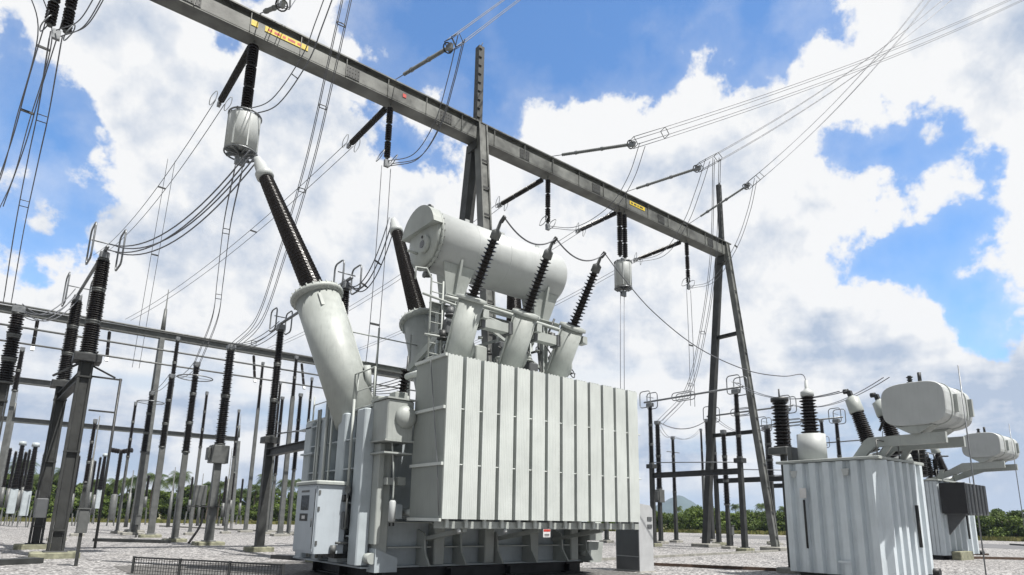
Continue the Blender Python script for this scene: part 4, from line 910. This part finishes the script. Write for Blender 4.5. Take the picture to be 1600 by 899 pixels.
# cable trench kerbs and pipes on the ground
def kerb(p, q, w, h, label, m_='conc'):
    o = MB().bar(p+V((0, 0, h/2+.004)), q+V((0, 0, h/2+.004)), w, h).build('trench_kerb', M[m_]); tag(o, label, 'kerb', 'low kerbs and covers in the gravel')
kerb(P(150, 846, z=0), P(262, 849, z=0), .5, .16, 'dark low trench cover between the left posts', 'steel')
kerb(P(252, 823, z=0), P(472, 834, z=0), .5, .14, 'long thin kerb behind the ringed post')
kerb(P(-20, 884, z=0), P(60, 880, z=0), .5, .16, 'short dark kerb at the bottom left edge', 'steel')
kerb(P(925, 877, z=0), P(1215, 862, z=0), .12, .1, 'pale kerb from the cabinet towards the end frame')
kerb(P(1022, 884, z=0), P(1222, 893, z=0), .12, .1, 'dark pipe kerb in front of the end frame', 'rust')
kerb(P(1450, 872, z=0), P(1640, 876, z=0), .14, .12, 'dark kerb right of the grey corrugated tank', 'rust')
kerb(P(1450, 865, z=0), P(1545, 868, z=0), .14, .1, 'short rusty kerb at the foot of the farther small transformer', 'rust')
kerb(P(1582, 852, z=0), P(1640, 856, z=0), .5, .14, 'dark flat cover near the right edge by the road', 'steel')
kerb(P(430, 873, z=0), P(470, 875, z=0), .5, .14, 'dark cover left of the white cabinet', 'dark')

# ============================================================ oil pit and mesh screen, lower left
sheet(P(205, 899, z=0).x, 10.6, 16.0, 22.8, .008, 'oil_pit_gravel', mat('dark_gravel', (.13, .125, .12), .9, var=.5, scale=9, bump=.8, bscale=14))  # pit gravel, extended dark under the transformer to reduce bounce light
a_, b_ = P(206, 897, z=0), P(440, 912, z=0); hm = hz(a_, 871)
ms = thing('mesh_screen', a_, 'low dark wire mesh screen standing in the gravel at the bottom left', 'mesh screen')
d_ = b_-a_; L_ = d_.length; d_.normalize()
w_ = MB()
for k in range(int(L_/.09)+1):
    p = a_+d_*(k*.09); w_.bar(p, p+V((0, 0, hm)), .012, .012)
for k in range(int(hm/.09)+1): w_.bar(a_+V((0, 0, k*.09+.01)), b_+V((0, 0, k*.09+.01)), .012, .012)
w_.build('wire_mesh', M['dark'], ms)
for k in range(4):
    p = a_+d_*(L_*k/3); MB().bar(p, p+V((0, 0, hm+.03)), .06, .06).build('post', M['dark'], ms)
MB().bar(a_+V((0, 0, hm)), b_+V((0, 0, hm)), .04, .04).build('top_rail', M['dark'], ms)

# ============================================================ small transformers on the right
def small_tr(ox, oy, label, zc, dy, clen, rad=False, h=3.52, w=3.15, dpt=2.95):
    t = thing('small_transformer', (ox+w/2, oy+dpt/2, 0), label, 'transformer', 'small corrugated tank transformers')
    zb = .2; mt = M['tank2']; mw = M['white']
    tk = MB().cbox((ox+.10, oy+.10, zb), (ox+w-.1, oy+dpt-.1, h-.08), .03).build('tank', mt, t)
    MB().box((ox+.3, oy+.3, 0), (ox+w-.3, oy+dpt-.3, zb)).build('skid_base', M['dark'], t)
    MB().cbox((ox-.06, oy-.06, h-.08), (ox+w+.06, oy+dpt+.06, h), .015).build('cover', M['paint'], t)
    n = 7
    for k in range(n):   # corrugations of the end wall
        y = oy+.06+(dpt-.12)*(k+.5)/n; a = .15; MB().prism([(ox+.105, y-a, zb+.02), (ox-.03, y-a*.62, zb+.02), (ox-.03, y+a*.62, zb+.02), (ox+.105, y+a, zb+.02)], (0, 0, h-.12-zb)).build('corrugation', mt, t)
    n = 6
    for k in range(n):
        x = ox+.05+(w-.1)*(k+.5)/n; a = .17; MB().prism([(x-a, oy+.105, zb+.02), (x-a*.55, oy-.08, zb+.02), (x+a*.55, oy-.08, zb+.02), (x+a, oy+.105, zb+.02)], (0, 0, h-.12-zb)).build('corrugation', mt, t)
    for y in (oy+.9, oy+2.45): MB().prism([(ox-.06, y-.11, h-.32), (ox-.06, y+.11, h-.32), (ox-.06, y+.06, h-.52), (ox-.06, y-.06, h-.52)], (.05, 0, 0)).build('lifting_lug', mw, t)
    MB().box((ox-.055, oy+2.1, h-1.15), (ox-.031, oy+2.3, h-.85)).build('thermometer_plate', M['label'], t); MB().tube([(ox-.06, oy+2.18, h-1.2), (ox-.06, oy+2.18, .9)], .035).build('level_pipe', M['black'], t)
    MB().tube([(ox+w*.63, oy-.14, 2.2), (ox+w*.63, oy-.14, 1.0)], .05).build('level_pipe', M['dark'], t)
    MB().box((ox-.09, oy+.95, .55), (ox-.031, oy+1.3, .60)).build('shelf', mt, t)
    MB().cyl((ox+w-.25, oy-.25, .28), (ox+w-.25, oy+.05, .28), .11).build('drain_valve', M['black'], t)
    # neutral turret with upright ribbed bushing
    tx, ty = ox+.75, oy+2.2
    MB().cyl((tx, ty, h), (tx, ty, h+.86), .42, n=28).build('bushing_turret', mw, t)
    b = MB().sheds((tx, ty, h+.9), (tx-.02, ty, h+2.1), .18, .29, .10, .15, .25, n=18).build('ribbed_bushing', M['porc'], t)
    MB().lathe((tx-.02, ty, h+2.08), (tx-.02, ty, h+2.62), [(0, .16), (.02, .20), (.16, .20), (.22, .10), (.28, .06), (.54, .05)], 16).build('bushing_cap', mw, t, b)
    MB().cbox((ox+.5, oy+2.75, h), (ox+1.0, oy+2.9, h+.5), .02).build('junction_box', M['zinc'], t)
    for (sx, sy) in ((ox+1.75, oy+.75), (ox+2.95, oy+.42)):
        p = V((sx, sy, h)); q = p+V((-.08, .50, 2.05)); u = (q-p).normalized()
        MB().cyl(p, p+u*.22, .28, n=24).build('bushing_turret', mw, t)
        b = MB().sheds(p+u*.3, q-u*.5, .19, .245, .06, .15, .20, n=18, alt=.95).build('bushing_insulator', M['porc'], t)
        MB().lathe(q-u*.52, q+u*.05, [(0, .20), (.03, .215), (.48, .205), (.53, .1), (.57, .08)], 20).build('bushing_cap', M['paint'], t, b)
        MB().bar(q+u*.05, q+u*.22, .12, .16).disc(q+u*.2+V((.0, .1, .02)), (0, 1, 0), .08, .14).build('terminal', M['dark'], t, b)
    MB().tube(curve([(ox+1.6, oy+.5, h+.9), (ox+1.65, oy+.3, h+1.25), (ox+2.0, oy, h+1.3)]), .04).build('oil_hose', M['black'], t)
    # bracket beams and octagonal oil tank overhanging the front
    y0, y1 = oy+dy, oy+dy-1.62
    for x in (ox+.55, ox+.45+clen*.72):
        MB().prism([(x, oy+.95, h+.0), (x, oy+.62, h+.0), (x, oy+.30, h+.30), (x, y1+.15, h+.30), (x, y1+.15, zc-.22), (x, oy+.42, zc-.22), (x, oy+.55, zc-.30)] if zc < 4.6 else
                   [(x, oy+.55, h), (x, oy+.1, h), (x, y0-.2, zc-.55), (x, y1+.0, zc-.52), (x, y1+.0, zc-.22), (x, y0+.1, zc-.22)], (.14, 0, 0)).build('support_beam', M['paint'], t)
        MB().prism([(x+.02, oy+.06, h), (x+.02, oy-.05+.3, h), (x+.02, oy+.02, zc-.5), (x+.02, oy-.18, zc-.5)], (.10, 0, 0)).build('support_leg', M['paint'], t)
    x0 = ox+.42; hh = 1.22; c = .42
    yc_, zc_, ry, rz = (y0+y1)/2, zc+hh/2, (y0-y1)/2, hh/2
    def sup(s_, N=36):
        out = []
        for i in range(N):
            a = 2*pi*i/N; ca, sa = cos(a), sin(a); out.append((yc_+s_*ry*math.copysign(abs(ca)**.62, ca), zc_+s_*rz*math.copysign(abs(sa)**.50, sa)))
        return out
    def loft(st):
        N = 36; vs = [(x, a, b_) for (x, s_) in st for (a, b_) in sup(s_)]; K = len(st)
        fs = [tuple(range(N)), tuple(range((K-1)*N+N-1, (K-1)*N-1, -1))]+[(i*N+k, (i+1)*N+k, (i+1)*N+(k+1) % N, i*N+(k+1) % N) for i in range(K-1) for k in range(N)]
        return MB().add(vs, fs)
    lf = loft([(x0, .975), (x0+.03, 1.), (x0+clen*.42, 1.), (x0+clen*.46, .93), (x0+clen*.56, .93), (x0+clen*.60, 1.), (x0+clen-.03, 1.), (x0+clen, .96)])
    cn = lf.build('oil_conservator', mw, t)
    for k in (.2, .76): loft([(x0+clen*k, 1.), (x0+clen*k+.001, 1.03), (x0+clen*k+.05, 1.03), (x0+clen*k+.051, 1.)]).build('strap', M['paint'], t, cn)
    for k in (.30, .86): MB().box((x0+clen*k, y1-.09, zc+.35), (x0+clen*k+.10, y1+.03, zc+.85)).build('lifting_lug', M['paint'], t, cn)
    for x in (x0+.05, x0+clen*.62):
        MB().prism([(x, y0-.3, zc-.002), (x, y1+.4, zc-.002), (x, y1+.75, zc-.22), (x, y0-.65, zc-.22)], (clen*.25, 0, 0)).build('saddle', M['paint'], t, cn)
    MB().sheds((x0+.2, y0-.75, zc+hh), (x0+.2, y0-.75, zc+hh+.22), .05, .09, .07).build('vent_cap', M['dark'], t, cn)
    MB().tube([(x0+.2, y0-1.0, zc+hh), (x0+.2, y0-1.0, zc+hh+.28)], .05).build('filler_cap', M['dark'], t, cn)
    MB().tube([(x0+clen*.5, y1-.1, zc+hh+.5), (x0+clen*.5, y1-.08, .3)], .018).build('earth_wire', M['alu'], t, cn)
    if rad:
        yr0 = oy-1.35; xr = ox-.05
        rr = MB().box((xr, oy-1.15, 2.25), (xr+.12, oy-.05, 3.75)).build('radiator_end', M['black'], t)
        for k in range(6):
            x = xr+.25+k*.52; MB().cbox((x, oy-1.15, 2.2), (x+.36, oy-.05, 3.72), .03).build('radiator', M['greybox'], t)
        MB().tube([(xr+.1, oy-.3, 3.55), (xr+3.2, oy-.3, 3.55)], .07).build('header_pipe', M['greybox'], t)
        MB().prism([(ox+.5, oy-.08, 2.2), (ox+.5, oy-.9, 2.2), (ox+.5, oy-.08, 1.2)], (.1, 0, 0)).build('radiator_bracket', M['greybox'], t)
        for k in range(3):
            p = V((ox-.1+.9*k, oy+.55-.0, h)); b = MB().sheds(p+V((0, 0, .1)), p+V((0, 0, 1.15)), .10, .18, .09, n=12).build('small_bushing', M['porc'], t)
            MB().cyl(p+V((0, 0, 1.15)), p+V((0, 0, 1.4)), .05, n=8).build('terminal', M['alu'], t, b)
        qb_ = P(1437, 745, z=h); bb = MB().sheds(qb_, qb_+V((0, 0, 1.9)), .34, .43, .10, n=18).build('bushing_insulator', M['porc'], t)
        MB().bar((ox-.15, oy+.55, h+1.42), (ox+1.85, oy+.55, h+1.42), .08, .06).build('bus_bar', M['alu'], t)
        MB().cbox((ox+.4, oy-.5, 0), (ox+2.2, oy-.09, .42), .03).build('concrete_step', M['moss'], t)
    hr_ = MB()
    for k in range(3): hr_.tube([(ox+.05+k*(w-.1)/2, oy+.02, h), (ox+.05+k*(w-.1)/2, oy+.02, h+.45)], .02)
    hr_.tube([(ox+.05, oy+.02, h+.45), (ox+w-.05, oy+.02, h+.45)], .02); hr_.build('handrail', M['zinc'], t)
    return (tx, ty, h+2.6)
tipA = small_tr(19.1, 7.5, 'blue grey corrugated transformer with an angular white oil tank, nearest on the right', 4.33, -.07, 2.1)
tipB = small_tr(36.9, 11.8, 'farther corrugated transformer with dark radiators and an angular oil tank, at the right edge', 4.95, -1.1, 3.0, True, 3.95, 5.0, 1.3)
c0 = LV[2][2]+V((0, -.14, .04)); c1 = V(tipA)
pts = [c0, P(972, 432, y=12.0), P(1020, 487, y=11.8), P(1090, 543, y=11.4), P(1165, 578, y=10.8), P(1222, 588, y=10.3), P(1252, 585, y=9.95), c1]
tag(MB().tube(curve(pts, 6), .016, 6).build('jumper_cable', M['cable']), 'long thin cable sagging from the last ribbed bushing across to the small transformer', 'cable', 'cables of the ribbed bushings')
tpA = P(1322, 600, x=20.3); WG2 = 'sagging wires above the small transformers'
bundle('connecting_cable', sag(V((20.48, 8.87, 5.75)), P(1150, 598, y=20), .55, 16), 2, .10, .018, 'pair of wires sagging left from the white capped leaning bushing', WG2, ())
bundle('connecting_cable', sag(P(1385, 590, y=9.5), P(1235, 632, y=22), .6, 16), 2, .10, .018, 'pair of wires sagging left from behind the angular oil tank', WG2, ())
q = P(1225, 722, y=11.3); 
t = thing('surge_arrester', (q.x, 11.3, 0), 'squat ribbed arrester on a thin steel stand just behind the small transformer', 'surge arrester', 'surge arresters')
zt = P(1219, 628, y=11.3).z; zq = P(1224, 700, y=11.3).z
pad(t, q.x, 11.3, .5); MB().bar((q.x, 11.3, .15), (q.x, 11.3, zq-.25), .16, .16).build('pedestal', M['steel'], t); MB().cbox((q.x-.42, 10.95, zq-.25), (q.x+.42, 11.65, zq), .03).build('base_plate', M['zinc'], t)
MB().sheds((q.x, 11.3, zq), (q.x, 11.3, zt), .19, .30, .11, n=18).build('insulator_unit', M['porc'], t); MB().cyl((q.x, 11.3, zt), (q.x, 11.3, zt+.12), .3).tube([(q.x, 11.3, zt+.1), (q.x, 11.3, zt+.45)], .03).build('terminal', M['dark'], t)

# ============================================================ trees, grass, fence
import numpy as np
def leaf_quads(rng_, cen, rad, n, size, flat=.5):
    """n small leaf sprays scattered near the surface and inside of an ellipsoid"""
    d = rng_.normal(size=(n, 3)); d /= np.linalg.norm(d, axis=1)[:, None]
    p = np.array(cen)+d*np.array(rad)*(rng_.uniform(.35, 1.08, (n, 1))**.6)
    nrm = d*.7+rng_.normal(size=(n, 3))*.7+np.array((0, 0, .4)); nrm /= np.linalg.norm(nrm, axis=1)[:, None]
    a = np.cross(nrm, rng_.normal(size=(n, 3))); a /= np.linalg.norm(a, axis=1)[:, None]; b = np.cross(nrm, a)
    s = size*rng_.uniform(.6, 1.3, (n, 1)); return np.stack([p-a*s, p-b*s*.6, p+a*s, p+b*s*.6], 1)
def mesh_quads(name, q, mt):
    me = bpy.data.meshes.new(name); n = len(q); me.from_pydata([tuple(v) for v in q.reshape(-1, 3)], [], [(4*i, 4*i+1, 4*i+2, 4*i+3) for i in range(n)]); me.materials.append(mt); me.update(); return me
def tree_proto(seed, h, wd, clumps, n, size, mt, trunk_h):
    rg = np.random.default_rng(seed); out = []
    for k in range(clumps):
        a = rg.uniform(0, 2*pi); rr = rg.uniform(0, .62)*wd/2; z = trunk_h+(h-trunk_h)*(.12+.72*rg.uniform()**.8); s = rg.uniform(.16, .34)*wd*(1-.35*z/h)
        out.append(leaf_quads(rg, (cos(a)*rr, sin(a)*rr, z), (s, s, s*.75), n, size))
    q = np.concatenate(out); q[:, :, 2] = np.maximum(q[:, :, 2], .05)
    tb_ = MB().lathe((0, 0, 0), (.1, .05, h*.8), [(0, wd*.05+.05), (h*.4, wd*.035+.03), (h*.8, .03)], 8)
    for k in range(5):
        a = 2*pi*k/5+seed; tb_.tube([(0, 0, h*.25+.07*k*h), (cos(a)*wd*.16, sin(a)*wd*.16, h*.45+.07*k*h), (cos(a)*wd*.3, sin(a)*wd*.3, h*.52+.08*k*h)], .05, 5)
    me = bpy.data.meshes.new('trunk'); me.from_pydata([tuple(v) for v in tb_.v], [], tb_.f); me.materials.append(M['trunk']); me.update()
    return mesh_quads('crown', q, mt), me
def palm_proto(seed, h):
    rg = np.random.default_rng(seed); q = []
    for k in range(30):
        a = 2*pi*k/30+rg.uniform(-.2, .2); e = rg.uniform(-.25, 1.1); L = rg.uniform(2.2, 3.2); prev = None
        for j in range(14):
            t = j/13; r = L*t*cos(e*.6)*(1-.12*t); z = h+L*(sin(e)*t-.85*t*t); c_ = np.array((cos(a)*r, sin(a)*r, z)); sd = np.array((-sin(a), cos(a), 0))
            if prev is not None:
                w = .8*sin(pi*min(1, t*1.02+.05))+.05
                for s in (-1, 1):
                    for u in (0., .5):
                        pp = prev+(c_-prev)*u; fw = (c_-prev)*.28; tip = pp+sd*s*w+np.array((0, 0, -w*.6))+(c_-prev)*.6; q.append([pp, pp+fw, tip+fw*.2, tip])
            prev = c_
    tk_ = MB().tube([(0, 0, 0), (.15, .05, h*.3), (.25, .1, h*.65), (0, 0, h)], .14, 7)
    me = bpy.data.meshes.new('trunk'); me.from_pydata([tuple(v) for v in tk_.v], [], tk_.f); me.materials.append(M['trunk']); me.update()
    return mesh_quads('crown', np.array(q), M['palm']), me
BUSH = [tree_proto(s, 4.0, 5.2, 16, 190, .19, M['leaf'], .1) for s in (1, 2, 3)]
TREE = [tree_proto(s, 8.0, 6.5, 20, 230, .24, M['leaf'], 1.2) for s in (4, 5, 6)]
PALM = [palm_proto(s, h_) for s, h_ in ((7, 7.0), (8, 8.2))]
rg = random.Random(11)
def plant(kind, px, dist, sc, nm_, label, cat, group):
    c = ray(px, 800); c.z = 0; c.normalize(); p = c*dist; me = kind[rg.randrange(len(kind))]
    t = thing(nm_, (p.x, p.y, -.05), label, cat, group); t.rotation_euler.z = rg.uniform(0, 6.28); s = sc*rg.uniform(.85, 1.15); t.scale = (s*rg.uniform(.9, 1.15), s, s)
    for nme, m_ in (('crown', me[0]), ('trunk', me[1])):
        o = bpy.data.objects.new(nme, m_); COL.objects.link(o); o.parent = t
# left tree line
for px in range(-60, 560, 17): plant(TREE, px+rg.uniform(-6, 6), rg.uniform(132, 150), .92 if px < 130 else .82, 'broadleaf_tree', 'dark green broadleaf tree in the dense line behind the left half of the yard', 'tree', 'left tree line')
for px in range(-60, 1000, 15): plant(BUSH, px+rg.uniform(-6, 6), rg.uniform(122, 131), .9, 'bush', 'leafy bush in the hedge behind the left half of the yard' if px < 640 else 'leafy bush in the hedge behind the radiators', 'bush', 'left hedge')
for px in (150, 200, 236, 262, 300, 318, 345, 378, 410, 445, 462, 205, 180, 280, 395, 90, 20, 60): plant(PALM, px+rg.uniform(-5, 5), rg.uniform(120, 134), rg.uniform(.78, .98), 'palm_tree', 'palm tree rising from the left tree line', 'palm tree', 'palms of the left tree line')
# right tree line
for px in range(1010, 1720, 12): plant(BUSH, px+rg.uniform(-5, 5), rg.uniform(108, 122), .72+.22*rg.random(), 'bush', 'rounded green bush in the low line behind the right side', 'bush', 'right bush line')
for px in range(1560, 1720, 26): plant(TREE, px, rg.uniform(112, 124), .55, 'broadleaf_tree', 'taller green tree in the right bush line at the right edge', 'tree', 'right trees')
for px in (1060, 1165, 1190, 1225, 1150): plant(PALM, px, rg.uniform(125, 135), .62, 'palm_tree', 'small palm poking out of the right bush line', 'palm tree', 'palms of the right bush line')
# dry grass between the yard and the trees
rgn = np.random.default_rng(5); N = 9000; q = []
ang = rgn.uniform(-120, 1720, N); ds = rgn.uniform(112, 124, N)
for a, d_ in zip(ang, ds):
    c = ray(a, 800); c.z = 0; c.normalize(); p = c*d_*(1. if a < 900 else .9); s = rgn.uniform(.2, .45); hh = rgn.uniform(.15, .6); th = rgn.uniform(0, 3.14)
    dx, dy = cos(th)*s, sin(th)*s; q.append([(p.x-dx, p.y-dy, -.06), (p.x+dx, p.y+dy, -.06), (p.x+dx*.5, p.y+dy*.5, hh), (p.x-dx*.7, p.y-dy*.6, hh*.8)])
me = mesh_quads('grass', np.array(q), M['grass']); o = bpy.data.objects.new('grass', me); COL.objects.link(o); tag(o, 'dry yellow green grass along the edge of the yard', 'grass', kind='stuff')
# wire fence along the far right edge
fa, fb = P(1160, 832, z=0), P(1700, 838, z=0); ft = thing('wire_fence', fa, 'low grey wire fence before the bushes on the right', 'fence')
d_ = fb-fa; L_ = d_.length; d_.normalize(); n = int(L_/3)
for k in range(min(n, 90)):
    p = fa+d_*(k*3); MB().bar(p, p+V((0, 0, 1.25)), .09, .09).build('post', M['zinc'], ft)
for z in (.3, .6, .9, 1.2): MB().bar(fa+V((0, 0, z)), fb+V((0, 0, z)), .03, .03).build('wire', M['alu'], ft)

# ============================================================ haze
hm_ = bpy.data.materials.new('haze'); hm_.use_nodes = True; ht = hm_.node_tree; ht.nodes.clear()
pv = ht.nodes.new('ShaderNodeVolumePrincipled'); pv.inputs['Color'].default_value = (.62, .76, 1, 1); pv.inputs['Density'].default_value = 1.7e-4; pv.inputs['Anisotropy'].default_value = .2
ho = ht.nodes.new('ShaderNodeOutputMaterial'); ht.links.new(pv.outputs[0], ho.inputs['Volume'])
hz_ = MB().box((-1200, -1200, -1.2), (3400, 3400, 125)).build('haze', hm_); tag(hz_, kind='stuff')

# ------------------------------------------------------------ tidy
for r_ in ROOTS:
    if '_o' in r_: del r_['_o']
